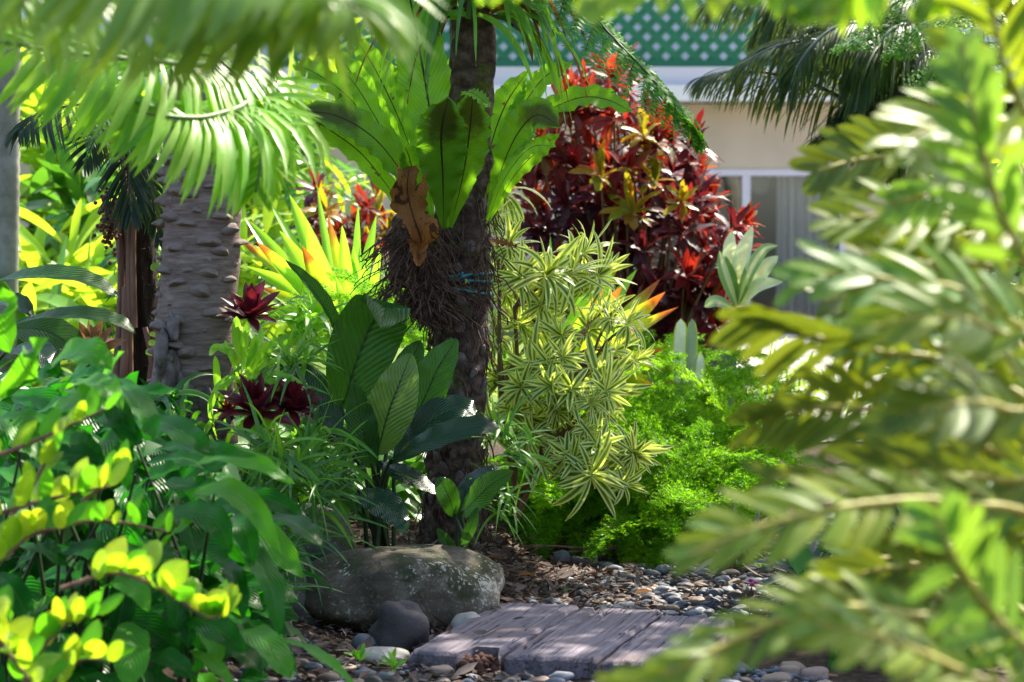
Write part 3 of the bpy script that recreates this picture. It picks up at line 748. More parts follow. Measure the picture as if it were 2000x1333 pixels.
nf([(930, 420), (985, 300), (1060, 225), (1130, 192), (1185, 195), (1240, 222)], 62, [6.55, 6.6, 6.65, 6.65, 6.62, 6.6], nh=(-.1, -.8, .6))
nf([(930, 430), (955, 300), (985, 210), (1030, 140)], 70, [6.62, 6.75, 6.85, 6.9])
nf([(935, 430), (990, 270), (1055, 160), (1120, 120)], 52, [6.65, 6.8, 6.9, 6.95], nh=(-.3, -1, .3))
nf([(845, 440), (790, 345), (730, 270), (655, 226), (575, 217)], 78, [6.46, 6.36, 6.28, 6.22, 6.2], 'nestdark', nh=(.25, -1, .35))
nf([(812, 440), (765, 375), (705, 300), (630, 245), (548, 190)], 62, [6.47, 6.36, 6.3, 6.26, 6.24], nh=(.25, -1, .3))
nf([(835, 420), (790, 320), (735, 225), (690, 150), (655, 95)], 66, [6.55, 6.6, 6.62, 6.64, 6.66], nh=(.2, -1, .2))
nf([(825, 425), (760, 290), (680, 190), (610, 140), (570, 128)], 56, [6.55, 6.55, 6.55, 6.52, 6.5], nh=(.2, -1, .45))
nf([(840, 420), (790, 260), (735, 140), (690, 70)], 62, [6.62, 6.75, 6.85, 6.9], nh=(.2, -1, .1))
nf([(845, 420), (810, 260), (770, 170), (720, 90)], 50, [6.62, 6.8, 6.9, 7.0])
nf([(832, 430), (812, 360), (800, 310), (790, 285)], 54, [6.44, 6.4, 6.36, 6.33], nh=(.3, -1, .1))
nf([(860, 430), (848, 300), (858, 210), (880, 110)], 60, [6.7, 6.85, 6.9, 6.95])
nf([(850, 440), (800, 345), (745, 250), (700, 175), (672, 140)], 50, [6.5, 6.48, 6.46, 6.44, 6.43], nh=(.3, -1, .3))
nf([(846, 430), (830, 320), (800, 190), (775, 110)], 56, [6.55, 6.58, 6.62, 6.66], nh=(.2, -1, .1))
nf([(950, 436), (985, 350), (1035, 290), (1085, 285)], 40, [6.44, 6.38, 6.33, 6.3], nh=(-.2, -.9, .5))
mb = MB(); hero(mb, [(800, 325), (795, 370), (806, 420), (822, 470), (815, 500)], 64, [6.36, 6.28, 6.24, 6.24, 6.26], kind='lance', n=48, nu=6, wave=1.4, wf=2.7, fold=.9, ragged=.12, nh=(.2, -1, 0))
obj('dead_frond', mb, M['dead'], nest)
mb = MB(); hero(mb, [(808, 430), (818, 455), (815, 490), (828, 515)], 30, 6.25, kind='lance', n=24, nu=3, wave=.5, wf=4, fold=.6, ragged=.1); obj('dead_frond', mb, M['dead'], nest)
mb = MB(); hero(mb, [(955, 470), (980, 478), (1010, 482)], 26, 6.4, kind='ovate', n=20, nu=3, wave=.3, fold=.4, nh=(0, -.5, 1)); obj('dead_frond', mb, M['dead'], nest)
mb = MB()
def lump(c, size, seed): rock(mb, c, size, 4, .5, 1.6, seed, 0, .10)
lump(at(822, 498, 6.56), (.20, .16, .24), 3); lump(at(838, 575, 6.57), (.11, .12, .18), 5); lump(at(812, 455, 6.53), (.14, .12, .12), 8)
for i in range(520):
    th = rng.uniform(0, TAU); z = rng.uniform(425, 590); x = rng.normal(812, 24) if i < 490 else rng.normal(950, 6)
    x = max(min(x, 872) if i < 490 else x, 757 + max(0, z - 520) * .35)
    p = at(x, z, rng.uniform(6.38, 6.52)); pts = [p]; d = np.array([rng.normal(0, .02), rng.normal(0, .012), -.014])
    for j in range(5):
        d = d * .75 + np.array([rng.normal(0, .010), rng.normal(0, .008), -.006]); pts.append(pts[-1] + d)
    tube(mb, spline(pts, 11), rng.uniform(.0007, .0024), 4, cap=False)
obj('root_mass', mb, M['root'], nest)

# rope round the trunk
def ring(py0, tiltpx, r0, ang0=math.pi, ang1=TAU):
    out = []
    for th in np.linspace(ang0, ang1, 22):
        k = int(np.argmin(abs(TC[:, 2] - at(900, py0, 6.55)[2]))); c = TC[k]
        out.append(c + np.array([math.cos(th) * (TR[k] + r0), math.sin(th) * (TR[k] + r0), math.cos(th) * tiltpx * DT / FPX]))
    return np.array(out)
rope = thing('rope', 'thin teal rope tied round the dark mossy trunk below the fern', 'rope', tuple(TC[int(.5 * 149)]))
mb = MB()
for py0, ti in ((541, 5), (548, -3), (570, -10)): tube(mb, ring(py0, ti, .014), .0042, 6, cap=True)
obj('strand', mb, M['rope'], rope)
kp = at(905, 541, 6.50); mb = MB()
for i in range(7):
    a = rng.normal(0, 1, 3); tube(mb, spline([kp + rng.normal(0, .006, 3), kp + rng.normal(0, .009, 3), kp + rng.normal(0, .010, 3)], 8), .0032, 6)
tube(mb, spline([kp, kp + (.01, -.006, -.012), kp + (.018, -.004, -.02)], 6), .0026, 5)
obj('knot', mb, M['rope'], rope)
mb = MB(); tube(mb, spline([kp + (.004, -.01, -.006), kp + (.008, -.012, -.014), kp + (.006, -.012, -.02)], 6), .003, 5); obj('loose_end', mb, M['ropeyellow'], rope)

# strap leaves hanging from the top of the trunk
st = thing('strap_fern', 'clump of thin hanging strap leaves high on the dark trunk', 'fern', tuple(at(930, -30, 6.4)))
for i in range(95):
    a = rng.uniform(-1.4, 1.4) if i % 3 else rng.uniform(-.5, 1.5); p = at(927 + 40 * math.sin(a) + rng.normal(0, 12), rng.uniform(-60, 40), 6.6 - .12 * math.cos(a))
    d = np.array([math.sin(a) * 1.0, -math.cos(a) * .5 * rng.uniform(.2, 1), rng.uniform(-.2, .9)])
    mb = MB(); L = rng.uniform(.22, .46)
    P = arc(p, d, L, rng.uniform(2.0, 3.4), 16)
    sweep(mb, P, rng.uniform(.006, .015), (-d[0] * .3, -1, .5), nu=1, fold=.3, kind='grass', wave=.3, wf=2, twist=rng.normal(0, .9))
    obj('leaf', mb, M[['grass', 'sea', 'grass', 'grass', 'sea', 'dead'][int(rng.integers(6))]], st)

# ------------------------------------------------------------------ knobbly left trunk
DK = 6.45
KC = spline([at(x, y, DK) for x, y in ((372, 860), (376, 780), (384, 640), (390, 520), (394, 400), (397, 280), (399, 100), (400, -60))], 140)
KR = np.interp(np.linspace(0, 1, 140), [0, .05, .12, .3, .55, 1], np.array([92, 86, 79, 77, 75, 72]) * DK / FPX)
kt = thing('knobbly_trunk_palm', 'thick grey trunk studded with horizontal knobs, ferns round its foot', 'palm', tuple(KC[0]))
mb = MB(); tube(mb, KC, KR, 48, bump=lambda v, th: .0025 * np.sin(v * 47 + np.sin(th * 2)) + .003 * np.sin(th * 3 + v * 12) + 0 * th); obj('trunk', mb, M['bark_knob'], kt)
kmesh = []
for s in range(5):
    def f(mb, s=s):
        vv, ff = ICO[3]; o = Vector((s * 9., 0, 0))
        d = np.array([1 + .30 * mnoise.noise(Vector(q) * 1.4 + o) for q in vv])
        w = vv * d[:, None] * np.array([1.35, .50, .62]); tpr = 1 - .62 * np.clip(-w[:, 1] / .5, 0, 1); w[:, 0] *= tpr; w[:, 2] *= tpr; w[:, 2] += .25 * np.maximum(0, -w[:, 1]); w[:, 2] = np.where(w[:, 2] < 0, w[:, 2] * .6, w[:, 2])
        mb.add(w, None, ff, vv[:, :2])
    kmesh.append(template('knob', [M['knob']], f))
for i in range(74):
    v = .07 + .72 * i / 74 + rng.normal(0, .006); k = int(np.clip(v, 0, 1) * 139); th = -math.pi / 2 + ((i * .618034) % 1 - .5) * 3.4 + rng.normal(0, .08)
    p = KC[k] + KR[k] * .985 * np.array([math.cos(th), math.sin(th), 0])
    o = bpy.data.objects.new('knob', kmesh[i % 5]); C.objects.link(o); o.parent = kt; o.location = p - KC[0]
    s = rng.uniform(.010, .036); o.rotation_euler = (0, rng.normal(0, .15), th + math.pi / 2); o.scale = (s * rng.uniform(.65, 1.35), s * 2.0, s * rng.uniform(.8, 1.5))
mb = MB()
for i, (a, b, w) in enumerate(((318, 700, 30), (332, 740, 34), (350, 780, 30), (338, 640, 20), (405, 800, 26), (430, 815, 24))):
    p = at(a, b, DK - .12); rock(mb, p, (px(w, DK), .07, px(w * 3.2, DK)), 3, .5, 1.4, i + 40, .2 * i, .04)
obj('buttress', mb, M['rootgrey'], kt)
# crown of the knobbly palm, above the picture
kc = KC[-1]
def palm_frond(pts, n, LL, lw, parent, mat, nh=(0, 0, 1), stalk='stem', r0=.012, name='frond', **kw):
    P = spline(pts, 26); mb = MB(); frond(mb, P, n, LL, lw, nh=nh, **kw)
    fo = obj(name, mb, M[mat], parent); mb = MB(); tube(mb, P, np.linspace(r0, r0 * .25, 26), 7); obj('stalk', mb, M[stalk], fo)
    return fo
for k in range(7):
    th = .3 + k * TAU / 7
    if math.sin(th) < -.3: continue
    d = np.array([math.cos(th), math.sin(th), 0])
    palm_frond([kc, kc + d * .35 + (0, 0, .4), kc + d * .9 + (0, 0, .5), kc + d * 1.5 + (0, 0, .2)], 34, .34, .026, kt, 'palm', droop=.7)
# its near fronds: they arch over towards the camera and hang into the picture
palm_frond([kc, at(430, -70, 5.6), at(470, 10, 5.1), at(460, 90, 4.75), at(400, 125, 4.5), at(300, 120, 4.3), at(110, 100, 4.15), at(-120, 60, 4.1)], 80, .34, .018, kt, 'palm', nh=(.15, -.9, .5), ang=1.5, droop=.8, lift=.05, sideflow=np.array([-.75, -.1, -.1]), jit=.09, v0=.42)
palm_frond([kc, at(430, -80, 5.4), at(470, 80, 4.9), at(500, 200, 4.6), at(512, 290, 4.45), at(500, 375, 4.38)], 34, .22, .015, kt, 'palm', nh=(0, -1, .3), ang=1.15, droop=.35, jit=.14, v0=.5)
palm_frond([kc, at(440, -70, 5.4), at(500, 80, 4.9), at(490, 190, 4.55), at(420, 225, 4.35), at(350, 230, 4.25), at(250, 215, 4.2)], 46, .31, .018, kt, 'palm', nh=(0, -1, .4), ang=1.5, droop=.8, sideflow=np.array([-.8, 0, -.1]), v0=.48)

# the palm beside the camera, whose soft fronds cross the top left corner
np_ = thing('overhanging_palm', 'out of focus sage green palm fronds across the top left corner', 'palm', (-1.5, 2.6, float(gz(-1.5, 2.6))))
mb = MB(); tr = spline([(-1.5, 2.6, .1), (-1.48, 2.62, 1.0), (-1.42, 2.6, 1.75)], 20); tube(mb, tr, np.linspace(.10, .07, 20), 16); obj('trunk', mb, M['bark_knob'], np_)
for pts, n, LL, mat, sd in (([tr[-1], at(250, -300, 2.75), at(420, -130, 2.65), at(560, -60, 2.6), at(690, 10, 2.55)], 44, .30, 'palmnear', (-1, 1)),
                      ([tr[-1], at(50, -300, 2.6), at(250, -160, 2.55), at(420, -90, 2.5), at(560, -40, 2.45)], 44, .26, 'palmnear', (-1, 1)),
                      ([tr[-1], at(-250, -260, 2.9), at(0, -130, 3.0), at(250, -80, 3.1), at(450, -30, 3.15), at(610, 40, 3.2)], 44, .20, 'palmnear', (-1, 1)),
                      ([tr[-1], at(-250, -150, 3.0), at(-50, -60, 3.2), at(150, -10, 3.3), at(320, 10, 3.4), at(470, 40, 3.4)], 44, .17, 'palmnear', (1, -1))):
    palm_frond(pts, int(n * 1.35), LL, .016, np_, mat, nh=(.1, -.7, .7), ang=1.15, droop=.9, sideflow=np.array([-.75, 0, 0]), sides=sd, jit=.1)

# ------------------------------------------------------------------ fibrous palm with dry stubs, dark fronds
DF = 6.9
fp = thing('fibrous_palm', 'dark fibrous palm stem wrapped in dry brown leaf stubs', 'palm', tuple(at(265, 900, DF)))
FC = spline([at(x, y, DF) for x, y in ((262, 900), (266, 700), (270, 500), (272, 330), (262, 230))], 60)
mb = MB(); tube(mb, FC, np.linspace(40, 30, 60) * DF / FPX, 20, bump=lambda v, th: .006 * np.sin(th * 7 + v * 20) + .004 * np.sin(th * 13 - v * 31))
for i in range(420):
    k = int(rng.integers(60)); th = rng.uniform(math.pi, TAU); p = FC[k] + px(38, DF) * np.array([math.cos(th), math.sin(th), 0])
    pts = [p]
    for j in range(3): pts.append(pts[-1] + np.array([rng.normal(0, .012), rng.normal(-.003, .006), rng.normal(0, .022)]))
    tube(mb, pts, .0012, 3, cap=False)
obj('trunk', mb, M['fibre'], fp)
for x0, y0, x1, y1, w, dd in ((226, 760, 236, 395, 17, .12), (252, 760, 257, 330, 17, .14), (240, 720, 226, 420, 12, .10), (290, 770, 315, 560, 16, .13), (262, 640, 262, 380, 13, .15), (305, 600, 322, 430, 14, .10), (246, 520, 240, 300, 10, .12), (300, 740, 283, 640, 14, .15), (330, 560, 336, 440, 12, .06), (238, 800, 244, 560, 18, .15)):
    mb = MB(); P = spline([at(x0, y0, DF - dd), at((x0 + x1) / 2 + rng.normal(0, 3), (y0 + y1) / 2, DF - dd - .01), at(x1, y1, DF - dd)], 14)
    tube(mb, P, np.linspace(1, .72, 14) * px(w, DF) / 2, 9); obj('leaf_stub', mb, M['petiole'], fp)
mb = MB()
for i in range(170):
    p = at(214 + rng.normal(0, 9), 425 + rng.normal(0, 28), DF - .2 + rng.normal(0, .018)); rock(mb, p, (.015,) * 3, 1, .2, 1, i)
obj('fruit_cluster', mb, M['fruit'], fp)
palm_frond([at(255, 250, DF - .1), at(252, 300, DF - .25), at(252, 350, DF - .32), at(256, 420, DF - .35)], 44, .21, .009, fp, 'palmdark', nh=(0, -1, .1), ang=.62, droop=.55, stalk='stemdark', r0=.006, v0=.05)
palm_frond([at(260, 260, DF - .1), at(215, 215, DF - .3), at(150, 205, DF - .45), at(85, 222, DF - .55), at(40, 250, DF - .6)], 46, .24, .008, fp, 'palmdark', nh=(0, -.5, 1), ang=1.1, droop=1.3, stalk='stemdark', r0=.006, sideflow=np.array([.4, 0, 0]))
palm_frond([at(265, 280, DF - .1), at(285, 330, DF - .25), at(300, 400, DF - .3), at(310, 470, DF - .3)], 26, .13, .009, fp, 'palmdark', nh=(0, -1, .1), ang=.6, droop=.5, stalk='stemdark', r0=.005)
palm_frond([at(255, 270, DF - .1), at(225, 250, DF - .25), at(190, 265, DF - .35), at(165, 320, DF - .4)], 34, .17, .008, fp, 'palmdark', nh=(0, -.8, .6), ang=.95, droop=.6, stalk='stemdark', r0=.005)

# slim grey trunk at the far left edge
mb = MB(); P = spline([at(10, 760, 9.), at(14, 560, 9.), at(16, 400, 9.), at(17, 250, 9.), at(20, -150, 9.)], 40); tube(mb, P, px(22, 9.), 18, bump=lambda v, th: .002 * np.sin(v * 120) + .002 * np.sin(th * 2))
gt = thing('slim_tree', 'slim smooth grey trunk at the left edge of the photograph', 'tree', tuple(P[0])); obj('trunk', mb, M['greytrunk'], gt)
mb = MB(); rosette(mb, P[-1], (0, 0, 1), 40, .7, .09, a0=.3, a1=1.9, droop=.9); obj('crown', mb, M['bgdark'], gt)

# ------------------------------------------------------------------ ribbed big leaf plants
def stalked(name, label, cat, basep, leaves, stem='stemdark', group=None):
    t = thing(name, label, cat, tuple(basep), group)
    for L in leaves:
        pts, w, d, mat = L[:4]; kw = dict(nh=(0, -1, .3), wave=.05, wf=5, fold=.12, cup=-.04); kw.update(L[4] if len(L) > 4 else {})
        mb = MB(); P = hero(mb, pts, w, d, kind=kw.pop('kind', 'paddle'), n=40, nu=5, **kw)
        lo = obj('leaf', mb, M[mat], t)
        b = np.asarray(basep) + np.array([rng.normal(0, .025), rng.normal(0, .025), -.01]); m = b * .35 + P[0] * .65; m[:2] = b[:2] * .6 + P[0][:2] * .4
        mb = MB(); tube(mb, spline([b, m, P[0], P[2]], 16), np.linspace(.0075, .0035, 16), 7); obj('stalk', mb, M[stem], lo)
    return t
lb = at(738, 1092, 6.3)
stalked('peace_lily', 'big ribbed leaf plant with dark stalks rising behind the mossy boulder', 'plant', lb, [
    ([(668, 800), (694, 715), (724, 640), (752, 600), (742, 640)], 136, [6.35, 6.32, 6.30, 6.24, 6.12], 'lily', dict(nh=(.25, -1, .1), fold=.1)),
    ([(736, 890), (756, 815), (778, 755), (803, 690)], 96, [6.2, 6.15, 6.13, 6.15], 'lilylight', dict(nh=(.2, -1, .25), kind='paddle', fold=.22)),
    ([(795, 845), (828, 780), (858, 715), (893, 662)], 84, [6.3, 6.28, 6.26, 6.26], 'lily', dict(nh=(-.35, -1, .2))),
    ([(728, 915), (712, 855), (700, 800), (690, 745)], 62, [6.2, 6.14, 6.12, 6.1], 'lily', dict(nh=(.3, -1, .2))),
    ([(770, 900), (810, 850), (860, 810), (905, 800), (930, 812)], 84, [6.28, 6.24, 6.22, 6.2, 6.2], 'lilyblue', dict(nh=(.1, -.75, .75))),
    ([(760, 905), (815, 872), (880, 845), (940, 832), (976, 836)], 66, [6.15, 6.08, 6.03, 6.0, 6.0], 'lilyblue', dict(nh=(.05, -.72, .75))),
    ([(742, 905), (775, 920), (815, 938), (855, 966)], 46, [6.24, 6.2, 6.18, 6.16], 'lilyblue', dict(nh=(.2, -.7, .7))),
    ([(700, 958), (735, 975), (768, 1000), (795, 1042)], 66, [6.12, 6.02, 5.98, 5.96], 'lilyblue', dict(nh=(.1, -.85, .6), wave=.14)),
    ([(665, 668), (640, 610), (605, 560), (556, 508)], 40, [6.35, 6.3, 6.25, 6.2], 'lily', dict(nh=(.5, -.7, .6), fold=.5, kind='lance')),
    ([(660, 855), (632, 800), (600, 745), (560, 700)], 84, [6.35, 6.35, 6.34, 6.32], 'lilyblue', dict(nh=(.4, -.8, .5))),
    ([(680, 880), (650, 845), (610, 815), (575, 800)], 70, [6.25, 6.25, 6.2, 6.15], 'lilyblue', dict(nh=(.3, -.6, .8))),
    ([(775, 800), (790, 740), (805, 700), (822, 665)], 60, [6.36, 6.36, 6.36, 6.36], 'lily', dict(nh=(-.1, -1, .2))),
    ([(700, 1000), (670, 960), (640, 940), (600, 945)], 50, [6.2, 6.15, 6.12, 6.1], 'lily', dict(nh=(.2, -.7, .7)))])
stalked('peace_lily', 'small ribbed leaf plant right of the mossy boulder at the trunk foot', 'plant', at(897, 1104, 6.15), [
    ([(890, 1010), (878, 975), (866, 950), (856, 932)], 46, [6.15, 6.1, 6.08, 6.08], 'lily', dict(nh=(.2, -1, .3))),
    ([(900, 1005), (930, 975), (962, 945), (1004, 922)], 62, [6.15, 6.1, 6.08, 6.05], 'lily', dict(nh=(-.2, -.8, .6))),
    ([(900, 985), (920, 950), (955, 925), (1000, 930)], 50, [6.18, 6.2, 6.2, 6.2], 'lilyblue', dict(nh=(0, -.6, .8))),
    ([(892, 1092), (880, 1070), (866, 1050), (854, 1032)], 24, [6.12, 6.1, 6.08, 6.07], 'lily', {}),
    ([(902, 1070), (915, 1040), (925, 1015), (932, 990)], 24, [6.1, 6.08, 6.07, 6.07], 'lily', {})])
stalked('rib_leaf_plant', 'plant with long arching ribbed leaves at the left edge', 'plant', at(-60, 900, 6.0), [
    ([(-40, 565), (40, 540), (130, 538), (190, 555), (232, 582)], 52, [5.9, 5.75, 5.7, 5.7, 5.7], 'lily', dict(nh=(0, -.55, .9), fold=.3, kind='lance')),
    ([(15, 640), (90, 618), (170, 616), (230, 628), (265, 652)], 46, [5.8, 5.65, 5.6, 5.6, 5.6], 'lily', dict(nh=(0, -.55, .9), fold=.3, kind='lance')),
    ([(-60, 600), (0, 588), (40, 595), (66, 620)], 50, [5.8, 5.7, 5.65, 5.65], 'lilyblue', dict(nh=(0, -.55, .9), fold=.25)),
    ([(20, 640), (80, 645), (130, 668), (178, 712)], 74, [5.9, 5.85, 5.85, 5.85], 'lily', dict(nh=(.2, -.8, .4))),
    ([(10, 690), (60, 680), (90, 700), (115, 740)], 60, [5.6, 5.55, 5.5, 5.5], 'lilyblue', dict(nh=(0, -.5, .8)))])

# ------------------------------------------------------------------ bromeliads and strap leaved tufts round the knobbly trunk
def bromeliad(px_, py_, d, L, label, mat='brom', axis=(0, -.5, .8), n=30, w=.036, group=None):
    p = at(px_, py_, d); t = thing('bromeliad', label, 'bromeliad', tuple(p), group)
    ax = nrm(axis); r = np.array([1., 0, 0]); A = nrm(np.cross(ax, r)); B = np.cross(ax, A)
    for i in range(n):
        f = (i + .5) / n; a = i * 2.39996; th = .15 + 1.15 * f + rng.normal(0, .1)
        dd = ax * math.cos(th) + (A * math.cos(a) + B * math.sin(a)) * math.sin(th)
        mb = MB(); sweep(mb, arc(p - ax * .02, dd, L * rng.uniform(.75, 1.1), .5 * f, 8), w / 2 * rng.uniform(.8, 1.1), ax + rng.normal(0, .1, 3), nu=2, cup=.35, kind='lance')
        obj('leaf', mb, M[mat], t)
    return t
bromeliad(488, 612, 6.2, .115, 'dark red bromeliad perched high against the right side of the knobbly trunk', axis=(.1, -.4, .9))
bromeliad(500, 800, 6.05, .125, 'dark red bromeliad at the foot of the knobbly trunk, below the lime paddles', axis=(-.05, -.5, .85), n=32)
bromeliad(568, 790, 6.1, .10, 'smaller dark red bromeliad nearest the big ribbed leaves', axis=(.2, -.5, .8))
bromeliad(178, 690, 5.9, .11, 'dull pinkish bromeliad left of the dry palm stubs', 'brompink', axis=(0, -.5, .8))
bromeliad(445, 800, 6.1, .07, 'tiny dark red bromeliad on the left of the larger red rosette', axis=(-.3, -.6, .7), n=16, w=.016)

pc = at(455, 745, 6.12)
pad = thing('paddle_orchid', 'lime green paddle leaved orchid clump on the lower knobbly trunk', 'orchid', tuple(pc))
for pts, w in (([(468, 700), (463, 660), (462, 618)], 20), ([(478, 705), (476, 670), (482, 628)], 18), ([(455, 700), (440, 685), (420, 680), (408, 695)], 16), ([(430, 800), (424, 740), (420, 695)], 15),
               ([(490, 730), (505, 700), (525, 675), (545, 672)], 15), ([(480, 720), (495, 690), (508, 668), (512, 640)], 16), ([(485, 740), (510, 715), (540, 705), (560, 715)], 13), ([(470, 740), (450, 740), (425, 760), (412, 800)], 16),
               ([(475, 745), (500, 735), (530, 745), (545, 765)], 14), ([(465, 735), (455, 700), (450, 680), (438, 668)], 16), ([(480, 735), (490, 705), (495, 680), (500, 655)], 18), ([(440, 830), (432, 790), (440, 755), (455, 745)], 12),
               ([(425, 860), (415, 820), (412, 790), (418, 765)], 14), ([(470, 730), (480, 700), (478, 690), (474, 655)], 17), ([(500, 745), (530, 730), (560, 735), (590, 750)], 12), ([(460, 770), (440, 800), (410, 830), (400, 850)], 13),
               ([(505, 760), (520, 790), (525, 830), (528, 850)], 14), ([(440, 880), (450, 850), (475, 830), (500, 800)], 12), ([(410, 850), (420, 880), (415, 905), (418, 930)], 14), ([(495, 735), (520, 700), (528, 690), (532, 660)], 14)):
    mb = MB(); hero(mb, pts, w, [6.15 - .02 * i - rng.uniform(0, .06) for i in range(len(pts))], kind='round', n=18, nu=2, fold=.35, nh=(rng.normal(0, .3), -1, .3)); obj('leaf', mb, M['lime'], pad)

def tuft(px_, py_, d, n, L, W, mat, label, name='grass_tuft', cat='plant', axis=(0, -.35, .9), spread=1.35, droop=1.3, r=.03, group=None, kind='grass', amin=.1, each=False, fold=.35, nseg=9):
    p = at(px_, py_, d); t = thing(name, label, cat, tuple(p), group); ax = nrm(axis); A = nrm(np.cross(ax, (.3, 1, .1))); B = np.cross(ax, A); mb = MB()
    mats = mat if isinstance(mat, list) else [mat]
    for i in range(n):
        a = i * 2.39996; th = amin + (spread - amin) * math.sqrt((i + .5) / n) + rng.normal(0, .12)
        dd = ax * math.cos(th) + (A * math.cos(a) + B * math.sin(a)) * math.sin(th)
        P = arc(p + rng.normal(0, r, 3), dd, L * rng.uniform(.6, 1.15), droop * rng.uniform(.4, 1.3), nseg)
        k = int(rng.integers(len(mats)))
        sweep(mb, P, W / 2 * rng.uniform(.7, 1.15), nrm(ax + rng.normal(0, .35, 3)), nu=1, fold=fold, kind=kind, m=0 if each else k, twist=rng.normal(0, .35))
        if each: obj('leaf', mb, M[mats[k]], t); mb = MB()
    if not each: obj('leaf_tuft', mb, [M[m] for m in mats], t)
    return t
TG = 'strap leaved tufts beside the knobbly trunk'
for i, (x, y, d, n, L, W, mats, lab) in enumerate((
    (560, 715, 6.2, 60, .20, .013, ['grass', 'grass', 'sea'], 'arching green strap tuft right of the lime paddle orchid'),
    (595, 640, 6.6, 60, .17, .017, ['grass', 'lime'], 'pale green strap tuft just behind the upper red bromeliad'),
    (535, 900, 5.95, 60, .20, .013, ['grass', 'sea'], 'green strap tuft hanging below the red bromeliad pair'),
    (600, 960, 5.95, 70, .22, .009, ['sea', 'grass'], 'blue green grassy tuft spilling down left of the ribbed leaves'),
    (560, 1050, 5.9, 70, .20, .008, ['sea', 'sea', 'grass'], 'fine bluish grass tuft draped over the grey boulder'),
    (470, 985, 5.9, 50, .20, .013, ['grass', 'dark'], 'dark green strap tuft behind the glossy foreground leaves'),
    (620, 870, 6.1, 50, .18, .012, ['grass'], 'bright narrow leaved tuft between red bromeliads and ribbed leaves'),
    (520, 1130, 5.6, 60, .18, .008, ['sea', 'dark'], 'lowest bluish grass tuft touching the ground left of the boulder'),
    (655, 930, 6.2, 40, .2, .010, ['grass', 'sea'], 'thin green tuft among the dark stalks of the ribbed leaf plant'),
    (990, 870, 6.4, 44, .17, .012, ['grass', 'sea'], 'narrow green tuft at the right side of the dark trunk'),
    (975, 985, 6.3, 36, .16, .009, ['sea', 'grass'], 'low grassy tuft at the right foot of the dark trunk'),
    (330, 800, 6.2, 30, .14, .018, ['sea', 'dark'], 'small dark strap tuft at the left foot of the knobbly trunk'))):
    tuft(x, y, d, int(n * .8), L * 1.05, W * 1.4, mats, lab, 'strap_tuft', 'plant', group=TG, axis=(.12, -.55, .75) if x < 900 else (.35, -.4, .8))
tuft(350, 815, 6.15, 16, .05, .02, ['bright'], 'tiny pale green weed growing on the buttress of the knobbly trunk', 'weed', 'weed', axis=(0, -.8, .5), kind='ovate', each=True)
for i, (x, y, d, lab) in enumerate(((765, 562 + 660, 5.65, 'bright green seedling between the dark cobble and mossy boulder'), (955, 1140, 6.5, 'small green seedling on the mulch right of the boulder'),
                     (1100, 1170, 6.45, 'tiny seedling in the far pebble bed'), (770, 1305, 5.1, 'tiny green weed in the foreground gravel'), (700, 1290, 5.2, 'low weed at the left of the foreground gravel'))):
    tuft(x, y, d, 9, .045, .014, ['bright', 'lime'], lab, 'seedling', 'weed', axis=(0, -.2, 1), kind='ovate', r=.003, spread=1.2, droop=.4, each=True)

# pale round vine leaves on the dry stubs
v = thing('climbing_vine', 'little pale green round vine leaves beside the dry palm stubs', 'vine', tuple(at(295, 700, 6.55)))
for x, y, w in ((297, 672, 13), (292, 690, 14), (298, 655, 10), (304, 524, 18), (300, 640, 8), (306, 626, 7)):
    mb = MB(); hero(mb, [(x - w * .6, y), (x, y - 2), (x + w * .7, y + 3)], w, 6.5, kind='ovate', n=10, nu=2, nh=(0, -1, .4)); obj('leaf', mb, M['lilylight'], v)

# ------------------------------------------------------------------ lime bromeliads behind
def limeplant(px_, py_, d, tips, label, mats, w=30):
    t = thing('lime_bromeliad', label, 'bromeliad', tuple(at(px_, py_, d)))
    for x, y, ww, dz, bend in tips:
        b = at(px_ + rng.normal(0, 14), py_ + rng.normal(0, 6), d + rng.normal(0, .05)); e = at(x, y, d + dz); m = (b + e) / 2 + np.array([0, 0, bend])
        P = spline([b, m, e], 20); mb = MB()
        sweep(mb, P, px(ww * 1.3, d) / 2, nrm(np.array([rng.normal(0, .35), -1, .4])), nu=2, cup=.4, kind='strap', twist=rng.normal(0, .35)); obj('leaf', mb, M[mats[int(rng.integers(len(mats)))]], t)
    return t
tips = [(478, 425, 30, .3, .05), (500, 470, 26, -.1, .05), (520, 385, 24, .3, .02), (565, 380, 34, .1, .0), (600, 430, 26, -.2, .03), (640, 420, 22, .2, .0), (668, 440, 26, -.1, .0), (700, 400, 20, .2, 0), (480, 520, 26, -.2, .06), (505, 560, 24, -.4, .05),
        (545, 450, 34, -.2, .03), (530, 510, 28, -.3, .05), (590, 480, 36, -.3, .02), (630, 490, 26, -.3, .01), (735, 420, 20, .2, 0), (745, 480, 22, -.1, 0), (610, 550, 30, -.4, .02), (560, 580, 26, -.45, .04), (475, 600, 22, -.3, .06), (655, 540, 22, -.4, 0), (720, 500, 24, -.2, 0), (690, 480, 26, .1, 0), (620, 370, 18, .4, 0), (470, 470, 22, .2, .06)]
limeplant(690, 720, 7.6, tips, 'tall lime green strap leaved bromeliad left of the dark trunk', ['lime', 'lime', 'lime', 'limetip'])
